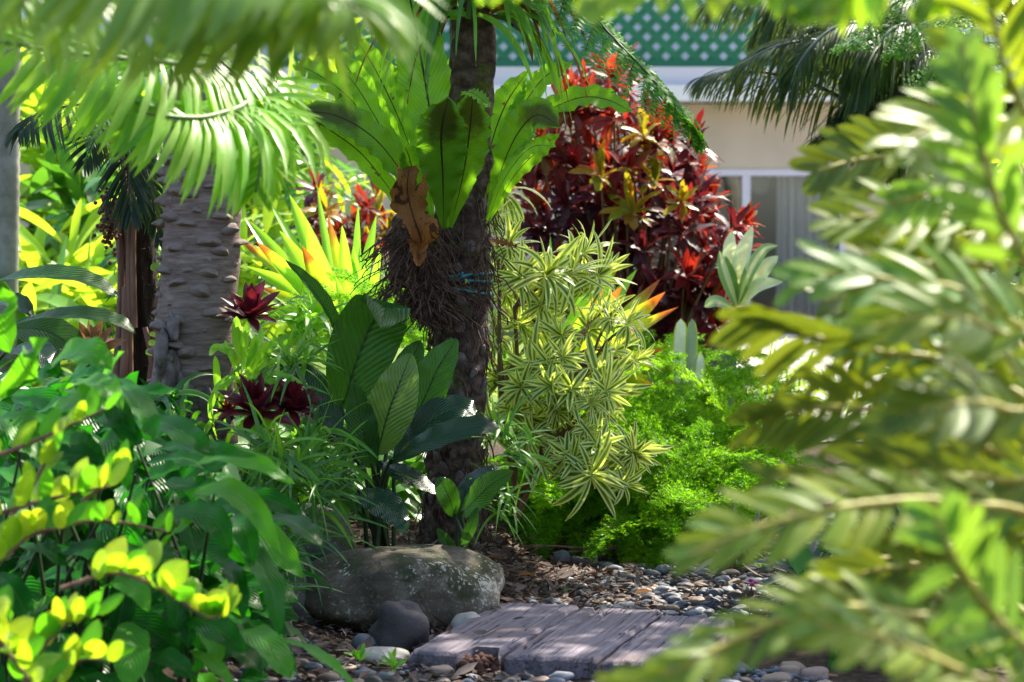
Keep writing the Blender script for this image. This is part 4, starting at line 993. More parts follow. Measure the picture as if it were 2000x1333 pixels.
tips = [(1195, 505, 54, .1, .0), (1245, 525, 36, .2, 0), (1300, 570, 32, -.1, .02), (1325, 600, 28, -.2, .03), (1290, 545, 28, .3, 0), (1215, 560, 40, -.3, 0), (1170, 590, 40, -.4, 0), (1255, 640, 34, -.4, .02), (1240, 600, 30, -.2, .02), (1180, 560, 34, -.2, 0), (1150, 500, 26, .3, 0), (1110, 490, 26, .2, 0), (1075, 460, 24, .3, 0), (1040, 480, 26, .3, 0), (1300, 680, 22, -.1, .03), (1335, 720, 26, -.2, .05), (1240, 650, 30, -.3, .03), (1290, 760, 26, -.35, .06), (1345, 750, 22, 0, .05), (1060, 540, 30, .1, 0), (1260, 715, 28, -.2, .04), (1215, 500, 20, .3, 0)]
limeplant(1060, 790, 7.9, tips, 'lime bromeliad with orange tipped straps behind the variegated shrub', ['lime', 'limetip', 'limetip'])

# ------------------------------------------------------------------ variegated shrub: stems, each ending in a tuft of striped leaves
DS = 7.0
sb = at(1020, 1060, DS + .1); sb[2] = float(gz(sb[0], sb[1]))
song = thing('variegated_shrub', 'bushy shrub with drooping cream edged striped leaves', 'shrub', tuple(sb))
TS = [template('leaf_cluster', [M['song']], lambda mb, s=s: rosette(mb, (0, 0, 0), (0, 0, 1), 24 + 2 * s, .112 + .012 * s, .0205, 'lance', .12, 2.1, 1.5 + .3 * s, 9, 2, .30, cup=-.1, jit=.3)) for s in range(5)]
spots = [(968, 430, 0), (985, 385, .1), (992, 490, 0), (1010, 545, -.1), (1062, 545, -.1), (1112, 540, -.05), (1160, 545, 0), (1100, 660, -.1), (1222, 640, -.1), (1235, 705, -.05), (1048, 720, -.1), (1118, 760, -.25), (1180, 765, -.25), (1090, 810, -.2), (1140, 840, -.3), (1205, 830, -.2), (1045, 850, -.2), (1005, 800, -.1), (1150, 925, -.35), (1212, 945, -.35), (1105, 890, -.3), (1060, 905, -.3), (1235, 770, -.1), (985, 570, .1), (1010, 625, .05), (972, 665, .05), (1000, 715, .1), (978, 745, .12), (1045, 655, .25), (1150, 650, .2), (1195, 690, .15), (1020, 760, -.2), (1165, 870, -.3), (1100, 700, -.2), (970, 830, -.1), (960, 530, .1), (1120, 830, -.1), (1220, 885, -.25), (1080, 755, -.28), (1150, 790, -.3)]
spots += [(x + rng.normal(0, 22), y + rng.normal(0, 22), dz + rng.uniform(-.02, .16)) for x, y, dz in spots if rng.random() < .62 and y > 520]
spots = [(min(x, 1236), y, dz) for x, y, dz in spots if not (x > 1180 and 720 < y < 850)]
root = at(1015, 990, DS + .05)
sb_spots = [at(x, y, DS + dz) for x, y, dz in spots]
hubs = [at(985, 760, DS), at(1005, 600, DS), at(1060, 790, DS - .05), at(1110, 700, DS - .05), at(1150, 720, DS - .1), at(1090, 860, DS - .15), at(975, 560, DS)]
for h in hubs:
    mb = MB(); tube(mb, spline([root + rng.normal(0, .02, 3), (root + h) / 2 + rng.normal(0, .015, 3), h], 12), np.linspace(.010, .006, 12), 7); obj('stem', mb, M['stembrown'], song)
for p in sb_spots:
    h = min(hubs, key=lambda q: np.linalg.norm(q - p) + (.15 if q[2] > p[2] + .1 else 0))
    mb = MB(); mid = (h + p) / 2 + (0, .02, .02); P = spline([h, mid, p], 10); tube(mb, P, np.linspace(.006, .004, 10), 6); obj('stem', mb, M['stembrown'], song)
    ax = nrm(p - mid) * .7 + np.array([rng.normal(0, .2), -.3, .35])
    place(TS[int(rng.integers(5))], 'leaf_cluster', song, p, ax, rng.uniform(.65, 1.2))

# ------------------------------------------------------------------ crotons
def croton(label, d, base, spots, LS=1., group=None):
    b = at(*base, d); t = thing('croton', label, 'shrub', tuple(b), group)
    for x, y, dz, mt in spots:
        p = at(x, y, d + dz); ax = nrm(nrm(p - b) * .8 + np.array([rng.normal(0, .25), -.55, .35]))
        place(TC_[mt][int(rng.integers(3))], 'leaf_cluster', t, p, ax, LS * rng.uniform(.8, 1.2))
        if rng.random() < .5:
            mb = MB(); tube(mb, spline([b + rng.normal(0, .04, 3), (b + p) / 2 + rng.normal(0, .04, 3), p], 8), np.linspace(.012, .005, 8), 5); obj('stem', mb, M['stembrown'], t)
    return t
TC_ = {k: [template('leaf_cluster', [M[k]], lambda mb, s=s: rosette(mb, (0, 0, 0), (0, 0, 1), 15, .155, .034, 'ovate', .15, 1.9, .9, 7, 1, .25, wave=.2, wf=2, jit=.35, twist=.4)) for s in range(3)] for k in ('croton', 'crotondark', 'crotongold')}
spots = []
for i in range(205):
    for _ in range(30):
        x, y = rng.uniform(1010, 1450), rng.uniform(150, 690)
        e = 1.0
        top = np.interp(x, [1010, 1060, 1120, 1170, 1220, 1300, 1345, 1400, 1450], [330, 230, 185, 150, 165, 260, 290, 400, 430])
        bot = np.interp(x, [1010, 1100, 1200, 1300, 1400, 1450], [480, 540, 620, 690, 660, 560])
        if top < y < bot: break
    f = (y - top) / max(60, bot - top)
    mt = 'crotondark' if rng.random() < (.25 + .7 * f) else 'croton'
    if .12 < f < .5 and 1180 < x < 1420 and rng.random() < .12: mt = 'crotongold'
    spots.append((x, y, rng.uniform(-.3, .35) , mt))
for x, y in ((1175, 350), (1255, 270), (1330, 400), (1235, 420)): spots.append((x, y, -.35, 'crotongold'))
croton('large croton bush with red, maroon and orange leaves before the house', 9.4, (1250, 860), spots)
spots = [(rng.uniform(610, 760), rng.uniform(370, 520), rng.uniform(-.15, .2), ['croton', 'croton', 'crotondark', 'crotongold'][int(rng.integers(4))]) for i in range(26)]
croton('smaller red croton seen between lime straps and the hanging root mass', 9.6, (690, 660), spots, .85)

# ------------------------------------------------------------------ feathery asparagus ferns
def plume(mb, seed, L=.42):
    r = np.random.default_rng(seed)
    P = arc((0, 0, 0), (.55, 0, .85), L, 1.7, 22); tube(mb, P, np.linspace(.0022, .0008, 22), 4, cap=False)
    T = nrm(np.gradient(P, axis=0))
    for i in range(60):
        k = 1 + i / 60 * 20; a = int(k); p = P[a] + (P[a + 1] - P[a]) * (k - a); f = i / 60
        for s in (-1, 1):
            l = .075 * (1 - .75 * f) * r.uniform(.7, 1.2) + .012
            d = nrm(np.array([0, s * .9, 0]) + T[a] * .55 + r.normal(0, .28, 3)); e = p + d * l
            for j in range(7):
                q = p + (e - p) * (j + .7) / 7
                for s2 in (-1, 1):
                    g = nrm(d * .55 + s2 * np.cross(d, (0, 0, 1)) * .8 + r.normal(0, .35, 3)) * (.017 * (1 - .07 * j)); w = nrm(np.cross(g, r.normal(0, 1, 3))) * .0019
                    mb.add([q - w, q + w, q + g], None, [(0, 1, 2)], [(0, 0), (1, 0), (.5, 1)])
PL = [template('plume', [M['asp']], lambda mb, s=s: plume(mb, s, .34 + .05 * s)) for s in range(4)]
def aspfern(px_, py_, d, n, label, sc_=1., tilt=(0, 0)):
    p = at(px_, py_, d); t = thing('asparagus_fern', label, 'fern', tuple(p), 'bright feathery ferns right of the trunk')
    for i in range(n):
        a = i * 2.39996; f = (i + .5) / n
        o = place(PL[i % 4], 'plume', t, p + np.array([rng.normal(0, .09), rng.normal(0, .07), rng.uniform(-.10, .06)]), nrm((rng.normal(tilt[0], .3), rng.normal(tilt[1] - .15, .3), 1.0 - .7 * f * f)), sc_ * rng.uniform(.75, 1.2), a)
for x, y, d, n, s, tl, lab in (
    (1120, 1000, 7.5, 60, 1.0, (0, -.2), 'feathery bright green fern below the drooping variegated shrub'),
    (1240, 960, 7.45, 70, 1.0, (0, -.2), 'feathery fern at the front of the green mound, over the mulch'),
    (1310, 885, 7.9, 80, 1.1, (0, -.1), 'feathery fern making the sunlit crest of the green mound'),
    (1395, 930, 7.6, 46, 1.0, (.1, -.2), 'feathery fern on the right flank of the green mound'),
    (1300, 800, 8.6, 60, 1.1, (0, 0), 'feathery fern at the back of the mound under the lime straps'),
    (1340, 1020, 7.3, 60, .9, (0, -.3), 'shaded feathery fern drooping at the foot of the mound'),
    (1190, 870, 7.7, 50, 1.0, (0, -.1), 'feathery fern directly behind the striped leaf clusters'),
    (1050, 1010, 7.6, 40, .8, (-.1, -.2), 'feathery fern nearest the dark trunk, in shade'),
    (800, 640, 7.3, 34, .8, (0, 0), 'small feathery fern between the hanging root mass and ribbed leaves')):
    aspfern(x, y, d, n, lab, s, tl)
mb = MB()
for pts in ([(1010, 1072), (1080, 1067), (1160, 1073), (1240, 1070)], [(1080, 1080), (1160, 1075), (1230, 1062)], [(940, 1065), (1000, 1068), (1060, 1066)]):
    tube(mb, spline([at(x, y, 7.1) for x, y in pts], 14), .004, 5)
solo('fallen_twig', mb, M['petiole'], 'thin dry twigs lying along the foot of the feathery green mound', 'twig')

# ------------------------------------------------------------------ plants and things in the middle distance, right
t = thing('dumb_cane', 'white streaked broad leaved plant beside the red croton and window', 'plant', tuple(at(1440, 620, 8.6)))
for pts, w in (([(1440, 600), (1445, 520), (1470, 440)], 34), ([(1440, 600), (1420, 540), (1405, 490)], 34), ([(1445, 600), (1490, 530), (1520, 500)], 30), ([(1440, 600), (1480, 560), (1530, 550)], 28), ([(1440, 590), (1425, 500), (1430, 450)], 28), ([(1440, 610), (1400, 590), (1375, 600)], 26), ([(1440, 600), (1460, 540), (1490, 490), (1520, 480)], 24)):
    mb = MB(); hero(mb, pts, w, [8.6] + [8.5] * (len(pts) - 1), kind='lance', n=16, nu=2, fold=.3, nh=(0, -1, .5)); obj('leaf', mb, M['dieff'], t)
t = thing('banded_strap_plant', 'stiff upright blue green strap leaves with yellow edges by the grey stone block', 'plant', tuple(at(1335, 780, 7.9)))
for pts, w in (([(1330, 780), (1328, 700), (1330, 622)], 34), ([(1350, 780), (1350, 700), (1352, 622)], 26), ([(1340, 780), (1320, 730), (1318, 680)], 22), ([(1345, 790), (1365, 730), (1368, 690)], 22)):
    mb = MB(); hero(mb, pts, w, 7.9, kind='round', n=16, nu=2, fold=.2, nh=(.1, -1, .1)); obj('leaf', mb, M['snake'], t)
p = at(1398, 755, 9.6); mb = MB()
def sq(c, w, d, z0, z1):
    P = []
    for z in np.linspace(z0, z1, 14):
        b = 1 + .05 * (z > z1 - .04) - .08 * (z1 - z)
        P.append([(c[0] + w * b * x, c[1] + d * b * y, z) for x, y in ((-.5, -.5), (0, -.52), (.5, -.5), (.52, 0), (.5, .5), (0, .52), (-.5, .5), (-.52, 0))])
    P = np.array(P); mb.grid(P, None, 0, closed=True); mb.grid(np.stack([P[-1], P[-1] * .1 + P[-1].mean(0) * .9]), None, 0, closed=True)
zt_ = at(1398, 640, 9.6)[2]; sq(p, px(74, 9.6), px(74, 9.6), float(gz(p[0], p[1])) - .03, zt_)
solo('stone_block', mb, M['stone'], 'grey textured stone block between strap leaves and the cycad', 'block', origin=p)
# clumps of low plants along the sunny path
for i, (x, y, d, m, lab) in enumerate(((1470, 800, 10.2, ['bgleaf'], 'pale sunlit grass clump at the near edge of the path'), (1570, 770, 11., ['bgleaf', 'sea'], 'loose grass clump right of the stone block on the path'), (1520, 735, 12., ['bgleaf', 'bgdark'], 'small yellow green clump on the bright path'), (1640, 800, 10.6, ['sea', 'bgleaf'], 'grass clump behind the middle of the cycad'))):
    tuft(x, y, d, 46, .30, .022, m, lab, 'grass_clump', 'plant', axis=(0, -.1, 1), spread=1.2, r=.06)

# oyster plants with pink flowers, close to the pebbles
for x, y, d, lab in ((1450, 1085, 6.3, 'purple green oyster plant with pink blooms by the pebble bed'), (1540, 1060, 6.4, 'oyster plant with pink blooms half hidden behind the cycad'), (1570, 1130, 6.0, 'dark oyster plant right of the timber step')):
    t = tuft(x, y, d, 26, .17, .026, ['rhoeo'], lab, 'oyster_plant', 'plant', axis=(-.15, -.3, .9), spread=1.4, droop=.5, r=.01, kind='lance', each=True)
    for k in range(4):
        mb = MB(); q = at(x + rng.normal(-20, 30), y + rng.normal(-5, 25), d - .12)
        for j in range(3): rock(mb, q + rng.normal(0, .006, 3), (.014, .014, .010), 2, .2, 1, j)
        obj('flower', mb, M['pink'], t)
mb = MB(); hero(mb, [(1400, 1095), (1425, 1088), (1450, 1080)], 18, 6.25, kind='ovate', n=12, nu=2, nh=(0, -.7, .7)); solo('fallen_leaf', mb, M['orangeleaf'], 'single orange leaf lying among the oyster plants', 'leaf')
for i, (x, y) in enumerate(((1240, 1160), (1010, 1135), (890, 1290))):
    mb = MB(); q = at(x, y, 6.3 if i < 2 else 5.3); q[2] = float(gz(q[0], q[1])) + .03; sweep(mb, arc(q, (.8, .5, .2), .07, .5, 8), .012, (0, -.3, 1), nu=2, fold=.5, kind='lance')
    solo('fallen_leaf', mb, M['dead'], ('curled brown leaf lying on the far blue pebbles', 'curled brown leaf lying on the mulch beside the boulder', 'curled brown leaf lying on the foreground gravel')[i], 'leaf')

# ------------------------------------------------------------------ right: drooping dark palm and feathery tree
rp = thing('drooping_palm', 'dark olive palm with drooping comb like fronds before the balcony', 'palm', tuple(at(1850, 900, 9.3)))
mb = MB(); P = spline([at(1850, 900, 9.3), at(1845, 600, 9.3), at(1835, 330, 9.3)], 20); tube(mb, P, np.linspace(.09, .06, 20), 14); obj('trunk', mb, M['bark_fern'], rp); hub = P[-1]
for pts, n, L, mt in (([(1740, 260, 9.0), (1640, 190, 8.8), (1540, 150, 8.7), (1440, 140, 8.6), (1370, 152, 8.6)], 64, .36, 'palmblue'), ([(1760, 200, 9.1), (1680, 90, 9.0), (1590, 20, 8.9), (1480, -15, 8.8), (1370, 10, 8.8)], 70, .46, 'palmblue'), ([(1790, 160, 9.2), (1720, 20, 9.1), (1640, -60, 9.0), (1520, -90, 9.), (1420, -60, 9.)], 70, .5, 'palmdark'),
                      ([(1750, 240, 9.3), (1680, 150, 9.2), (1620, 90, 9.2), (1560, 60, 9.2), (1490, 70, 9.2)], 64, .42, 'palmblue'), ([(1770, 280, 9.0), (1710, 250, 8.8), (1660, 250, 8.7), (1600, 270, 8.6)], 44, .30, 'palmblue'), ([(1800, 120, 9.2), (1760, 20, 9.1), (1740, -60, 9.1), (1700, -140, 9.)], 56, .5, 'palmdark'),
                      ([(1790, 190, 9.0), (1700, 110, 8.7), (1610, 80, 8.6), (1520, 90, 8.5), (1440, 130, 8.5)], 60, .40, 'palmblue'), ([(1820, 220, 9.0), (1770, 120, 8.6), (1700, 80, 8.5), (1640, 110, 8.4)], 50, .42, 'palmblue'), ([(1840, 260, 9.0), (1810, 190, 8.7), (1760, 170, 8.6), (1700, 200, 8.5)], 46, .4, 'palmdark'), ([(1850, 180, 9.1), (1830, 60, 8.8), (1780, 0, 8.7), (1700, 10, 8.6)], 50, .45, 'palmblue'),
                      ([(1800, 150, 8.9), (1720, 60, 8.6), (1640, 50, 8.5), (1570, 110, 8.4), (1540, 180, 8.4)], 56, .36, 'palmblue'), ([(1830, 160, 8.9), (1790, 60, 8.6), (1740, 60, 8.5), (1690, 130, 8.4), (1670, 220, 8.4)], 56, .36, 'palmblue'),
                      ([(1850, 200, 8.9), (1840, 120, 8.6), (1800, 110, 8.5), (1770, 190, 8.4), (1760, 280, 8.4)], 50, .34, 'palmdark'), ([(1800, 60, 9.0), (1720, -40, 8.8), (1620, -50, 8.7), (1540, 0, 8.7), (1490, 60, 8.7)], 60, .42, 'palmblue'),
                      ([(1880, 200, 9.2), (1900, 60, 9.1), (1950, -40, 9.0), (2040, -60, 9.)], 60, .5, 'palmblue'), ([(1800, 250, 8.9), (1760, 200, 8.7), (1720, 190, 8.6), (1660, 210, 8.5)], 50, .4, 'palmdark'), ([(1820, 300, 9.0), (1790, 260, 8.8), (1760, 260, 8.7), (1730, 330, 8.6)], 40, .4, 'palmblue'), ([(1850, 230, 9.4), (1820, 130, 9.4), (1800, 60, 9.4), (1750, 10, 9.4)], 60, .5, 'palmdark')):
    palm_frond([hub] + [at(*q) for q in pts], int(n * 1.75), L, .0085, rp, mt, nh=(.1, -.4, .9), ang=.95, droop=2.0, stalk='palmstalk', r0=.016, lift=.25, nseg=7, sideflow=np.array([-.25, 0, 0]))
ft = thing('feathery_tree', 'feathery fine leaved tree at the upper right behind the cycad', 'tree', tuple(at(1990, 900, 8.2)))
mb = MB(); P = spline([at(1990, 900, 8.2), at(1985, 400, 8.2), at(1975, -60, 8.2)], 20); tube(mb, P, np.linspace(.06, .04, 20), 12); obj('trunk', mb, M['bark_fern'], ft)
for pts in ([(1980, 0), (1880, -40), (1760, 0), (1690, 60), (1650, 90)], [(1980, 60), (1900, 20), (1800, 50), (1740, 110)], [(1980, 120), (1910, 90), (1840, 120), (1800, 180)], [(1980, 40), (1900, -60), (1760, -60), (1640, -10)], [(1980, 160), (1960, 100), (1900, 90), (1870, 200)]):
    feather_frond([at(x, y, 8.2 - .1 * i) for i, (x, y) in enumerate(pts)], 34, .17, 'frond', ft, 'feather', 7, .6, sl=.03)

# ------------------------------------------------------------------ left: sunlit backdrop plants
def broad(px_, py_, d, n, L, W, mats, label, spread=1.3, droop=1.0, name='broadleaf_plant'):
    return tuft(px_, py_, d, n, L, W, mats, label, name, 'plant', axis=(0, -.15, 1), spread=spread, droop=droop, r=.1, kind='lance', fold=.2, group='sunlit plants behind the left trunks')
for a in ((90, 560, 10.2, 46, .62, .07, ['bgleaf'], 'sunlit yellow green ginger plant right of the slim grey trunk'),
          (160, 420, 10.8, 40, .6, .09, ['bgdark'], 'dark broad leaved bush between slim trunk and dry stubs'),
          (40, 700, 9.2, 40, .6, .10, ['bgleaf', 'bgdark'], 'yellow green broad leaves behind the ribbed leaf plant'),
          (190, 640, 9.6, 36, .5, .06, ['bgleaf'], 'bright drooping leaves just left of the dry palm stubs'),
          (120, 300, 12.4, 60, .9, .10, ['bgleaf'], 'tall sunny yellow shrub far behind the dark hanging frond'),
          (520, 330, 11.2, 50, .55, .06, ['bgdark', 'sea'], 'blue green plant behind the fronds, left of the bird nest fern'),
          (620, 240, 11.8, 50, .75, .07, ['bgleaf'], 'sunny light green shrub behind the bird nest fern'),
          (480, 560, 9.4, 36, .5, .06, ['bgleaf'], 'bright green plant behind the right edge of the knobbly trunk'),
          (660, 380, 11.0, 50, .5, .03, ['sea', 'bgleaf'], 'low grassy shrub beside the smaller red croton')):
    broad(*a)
def bush(name, label, d, x0, x1, y0, y1, n, lw, mats, group=None):
    """a leafy shrub or hedge: many small leaf blades through an uneven volume, on visible stems"""
    b = at((x0 + x1) / 2, y1, d); t = thing(name, label, 'shrub', tuple(b), group); mb = MB()
    k = 0
    while k < n:
        x, y = rng.uniform(x0, x1), rng.uniform(y0, y1); dz = rng.uniform(-.6, .6)
        p = at(x, y, d + dz)
        if mnoise.noise(Vector(p * 2.2)) < -.18: continue
        u = ((x - (x0 + x1) / 2) / ((x1 - x0) / 2)) ** 2 + (max(0, (y0 + y1) / 2 - y) / ((y1 - y0) / 2)) ** 2
        if u > 1 + .3 * mnoise.noise(Vector(p * 3)): k += 1; continue
        dd = nrm(np.array([rng.normal(0, 1), -abs(rng.normal(0, .8)), rng.normal(.1, .6)]))
        sweep(mb, arc(p, dd, lw * rng.uniform(1.6, 3.4), .9, 5), lw / 2 * rng.uniform(.7, 1.3), nrm(np.array([rng.normal(0, .4), -.4, 1])), nu=1, fold=.25, kind='ovate', m=int(rng.integers(len(mats)))); k += 1
    obj('foliage', mb, [M[m] for m in mats], t); mb = MB()
    for i in range(7):
        e = at(rng.uniform(x0, x1), rng.uniform(y0, (y0 + y1) / 2), d); tube(mb, spline([b + rng.normal(0, .08, 3), (b + e) / 2 + rng.normal(0, .1, 3), e], 8), np.linspace(.02, .006, 8), 5)
    obj('stem', mb, M['stembrown'], t)
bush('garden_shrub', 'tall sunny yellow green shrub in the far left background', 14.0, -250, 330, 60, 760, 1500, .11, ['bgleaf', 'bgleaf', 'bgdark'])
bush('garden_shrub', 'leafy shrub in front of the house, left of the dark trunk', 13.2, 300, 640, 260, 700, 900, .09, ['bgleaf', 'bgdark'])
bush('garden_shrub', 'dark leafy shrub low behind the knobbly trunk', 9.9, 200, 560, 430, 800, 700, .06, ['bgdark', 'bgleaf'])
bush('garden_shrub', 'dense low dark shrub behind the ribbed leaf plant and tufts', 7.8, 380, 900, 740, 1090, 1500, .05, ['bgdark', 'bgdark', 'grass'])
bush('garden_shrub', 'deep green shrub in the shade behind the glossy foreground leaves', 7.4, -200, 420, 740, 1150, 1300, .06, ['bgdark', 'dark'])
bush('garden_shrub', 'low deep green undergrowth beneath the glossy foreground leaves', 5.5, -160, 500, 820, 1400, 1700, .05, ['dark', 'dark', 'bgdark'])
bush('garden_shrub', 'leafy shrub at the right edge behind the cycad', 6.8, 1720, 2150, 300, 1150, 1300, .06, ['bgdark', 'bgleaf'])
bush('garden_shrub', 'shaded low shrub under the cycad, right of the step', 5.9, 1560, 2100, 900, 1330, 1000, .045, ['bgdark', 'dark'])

# ------------------------------------------------------------------ foreground left: glossy dark leaves and golden branches
gl = thing('glossy_shrub', 'dense glossy dark green large leaved shrub at the lower left', 'shrub', tuple(at(150, 1700, 4.3)))
leaves = [([(75, 760), (120, 700), (175, 690), (220, 722)], 82, 'bright'), ([(70, 850), (120, 800), (165, 780), (205, 800)], 78, 'bright'), ([(215, 730), (225, 780), (245, 830), (262, 880)], 60, 'dark'), ([(210, 740), (250, 760), (285, 810), (300, 860)], 56, 'dark'),
  ([(378, 912), (430, 890), (500, 905), (575, 945)], 48, 'bright'), ([(375, 965), (440, 955), (500, 1000), (548, 1085)], 54, 'bright'), ([(440, 1035), (490, 1080), (530, 1150), (545, 1245)], 66, 'dark'), ([(468, 1232), (500, 1240), (540, 1280), (568, 1330)], 70, 'bright'), ([(360, 1205), (400, 1215), (440, 1240), (480, 1275)], 64, 'dark'),
  ([(245, 1215), (255, 1255), (255, 1300), (248, 1345)], 80, 'bright'), ([(545, 1248), (590, 1262), (640, 1290), (700, 1345)], 32, 'bright'), ([(370, 1270), (400, 1285), (430, 1310), (460, 1345)], 34, 'bright'), ([(200, 1150), (230, 1135), (265, 1150), (292, 1195)], 58, 'bright'), ([(515, 1010), (560, 1015), (600, 1040), (630, 1068)], 56, 'dark'), ([(290, 960), (330, 945), (370, 950), (400, 930)], 50, 'dark'),
  ([(20, 690), (10, 640), (15, 600), (5, 560)], 70, 'bright'), ([(0, 780), (40, 740), (60, 690), (95, 660)], 60, 'bright'), ([(180, 880), (215, 860), (240, 900), (250, 960)], 60, 'dark'), ([(280, 820), (330, 830), (380, 860), (420, 890)], 56, 'dark'), ([(300, 880), (360, 870), (420, 880), (500, 890)], 50, 'dark'), ([(330, 1000), (390, 1000), (430, 1030), (450, 1080)], 60, 'dark'), ([(420, 1090), (450, 1110), (470, 1160), (475, 1210)], 40, 'dark'), ([(280, 1290), (310, 1280), (350, 1300), (380, 1330)], 50, 'dark'), ([(160, 840), (200, 820), (240, 830), (280, 870)], 56, 'dark'), ([(40, 930), (90, 900), (150, 890), (200, 905)], 60, 'dark'), ([(130, 760), (170, 745), (210, 760), (240, 800)], 60, 'bright')]
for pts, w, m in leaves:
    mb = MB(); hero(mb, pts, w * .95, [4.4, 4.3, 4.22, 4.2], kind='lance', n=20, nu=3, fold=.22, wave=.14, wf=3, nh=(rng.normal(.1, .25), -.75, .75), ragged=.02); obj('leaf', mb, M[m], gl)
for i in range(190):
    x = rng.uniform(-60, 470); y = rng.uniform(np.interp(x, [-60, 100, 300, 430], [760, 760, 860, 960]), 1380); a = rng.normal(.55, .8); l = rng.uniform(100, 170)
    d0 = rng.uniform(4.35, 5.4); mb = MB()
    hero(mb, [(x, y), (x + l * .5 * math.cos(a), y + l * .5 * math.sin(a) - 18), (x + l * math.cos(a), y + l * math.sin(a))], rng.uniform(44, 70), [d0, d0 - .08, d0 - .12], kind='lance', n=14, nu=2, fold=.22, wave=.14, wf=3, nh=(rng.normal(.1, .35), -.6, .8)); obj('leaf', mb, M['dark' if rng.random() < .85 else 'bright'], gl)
for i in range(16):
    x = rng.uniform(0, 420); mb = MB(); tube(mb, spline([at(x, 1500, 4.6), at(x + rng.normal(0, 40), 1200, 4.5), at(x + rng.normal(20, 60), rng.uniform(780, 1000), 4.4)], 10), np.linspace(.008, .003, 10), 5); obj('stem', mb, M['stemdark'], gl)

gb = thing('golden_shrub', 'out of focus golden green shrub with paired rounded leaves, front left', 'shrub', tuple(at(-120, 2000, 3.4)))
def branch(pts, d, n, L, W, mats, v0=.1, up=(0, -.25, 1), sw=.005, fall=.25):
    d = d + .5
    P = spline([at(x, y, d) for x, y in pts], 30); mb = MB(); tube(mb, P, np.linspace(sw, sw * .45, 30), 7); st_ = obj('branch', mb, M['petiole'], gb)
    T = nrm(np.gradient(P, axis=0)); mb = MB()
    for i in range(n):
        f = v0 + (1 - v0) * i / max(1, n - 1); k = min(29, int(f * 29)); s = 1 if i % 2 else -1
        dd = nrm(np.asarray(up, float) + T[k] * .55 + np.array([rng.normal(0, .25), s * .45 + rng.normal(0, .15), rng.normal(0, .1)]))
        l = px(L * 1.22, d) * rng.uniform(.75, 1.15) * (1 - fall * f)
        sweep(mb, arc(P[k], dd, l, rng.uniform(.0, .7), 10), px(W * 1.12, d) / 2 * rng.uniform(.7, 1.15) * (1 - fall * f), nrm(np.array([rng.normal(.0, .5), -1, .35])), nu=3, cup=-.25, fold=.15, kind='ovate' if rng.random() < .7 else 'lance')
        obj('leaf', mb, M[mats[int(rng.integers(len(mats)))]], st_); mb = MB()
branch([(-40, 905), (60, 865), (130, 835), (205, 800)], 3.45, 9, 62, 30, ['gold', 'gold', 'bright'])
branch([(-40, 1015), (60, 985), (140, 965), (215, 950)], 3.4, 12, 74, 42, ['gold', 'bright', 'gold'])
branch([(60, 1045), (150, 1022), (230, 1020), (330, 1040)], 3.5, 11, 62, 34, ['gold', 'bright'])
branch([(120, 1150), (230, 1120), (330, 1160), (400, 1205), (440, 1200)], 3.3, 20, 72, 52, ['gold', 'gold', 'gold', 'bright'], v0=.15)
branch([(-30, 1210), (20, 1280), (70, 1345)], 3.1, 10, 84, 46, ['gold', 'gold', 'bright'])
branch([(-40, 1130), (30, 1070), (70, 1040), (130, 1030)], 3.35, 10, 76, 46, ['bright', 'gold'])
branch([(40, 1350), (80, 1270), (130, 1220), (190, 1200)], 3.2, 12, 74, 42, ['yellow', 'gold', 'gold', 'bright'])
branch([(60, 1400), (110, 1330), (160, 1290), (210, 1290)], 3.15, 9, 78, 44, ['gold', 'bright'])
branch([(20, 1010), (60, 960), (90, 900), (110, 880)], 3.55, 8, 60, 32, ['gold', 'bright'])
branch([(160, 980), (200, 950), (225, 920), (238, 905)], 3.5, 7, 54, 34, ['gold', 'bright'])

# ------------------------------------------------------------------ foreground right: cardboard cycad, close and soft
zy = thing('cardboard_cycad', 'large out of focus cycad with stiff oval leaflets filling the right side', 'cycad', tuple(at(1980, 2350, 2.75)))
zhub = np.array([1.0, 3.0, .45])
zhub = at(2160, 1500, 2.75)
mb = MB(); rock(mb, zhub - (0, 0, .18), (.22, .22, .5), 4, .3, 1.6, 77, 0, .08); obj('trunk', mb, M['bark_fern'], zy)
def zfrond(pts, n, L, W, mat, nh=(-.1, -.8, .6), ang=1.0, droop=.35, flow=None, hubp=True, sides=(-1, 1), v0=.1, d=None):
    P = ([zhub] if hubp else []) + [at(*q) for q in pts]; first = np.linalg.norm(np.array(P[1]) - P[0]) if hubp else 0
    P = spline(P, 36); mb = MB(); dm = np.mean([q[2] for q in pts])
    frond(mb, P, int(n * .82), px(L * .98, dm), px(W * .60, dm), nh=nh, ang=ang, droop=droop, kind='zamia', nseg=8, nu=3, fold=.10, sideflow=flow, sides=sides, v0=v0, jit=.12, lift=.2, shape=lambda v: (.72 + .28 * math.sin(math.pi * min(1, v * 1.05))) * (1 - .35 * max(0, (v - .7) / .3)))
    fo = obj('frond', mb, M[mat], zy); mb = MB(); tube(mb, P, np.linspace(.007, .0028, 36), 8); obj('stalk', mb, M['stemyellow'], fo)
LFT = np.array([-.45, 0, .0])
zfrond([(2060, 520, 2.6), (1960, 400, 2.5), (1890, 350, 2.45), (1815, 320, 2.4)], 14, 170, 50, 'zamia', nh=(0, -.8, .7), flow=LFT, v0=.35)
zfrond([(2060, 1060, 2.5), (1860, 985, 2.4), (1700, 985, 2.35), (1560, 1010, 2.3), (1440, 1045, 2.28), (1345, 1085, 2.26)], 25, 150, 44, 'zamia', nh=(.1, -.8, .6), flow=LFT, v0=.25)
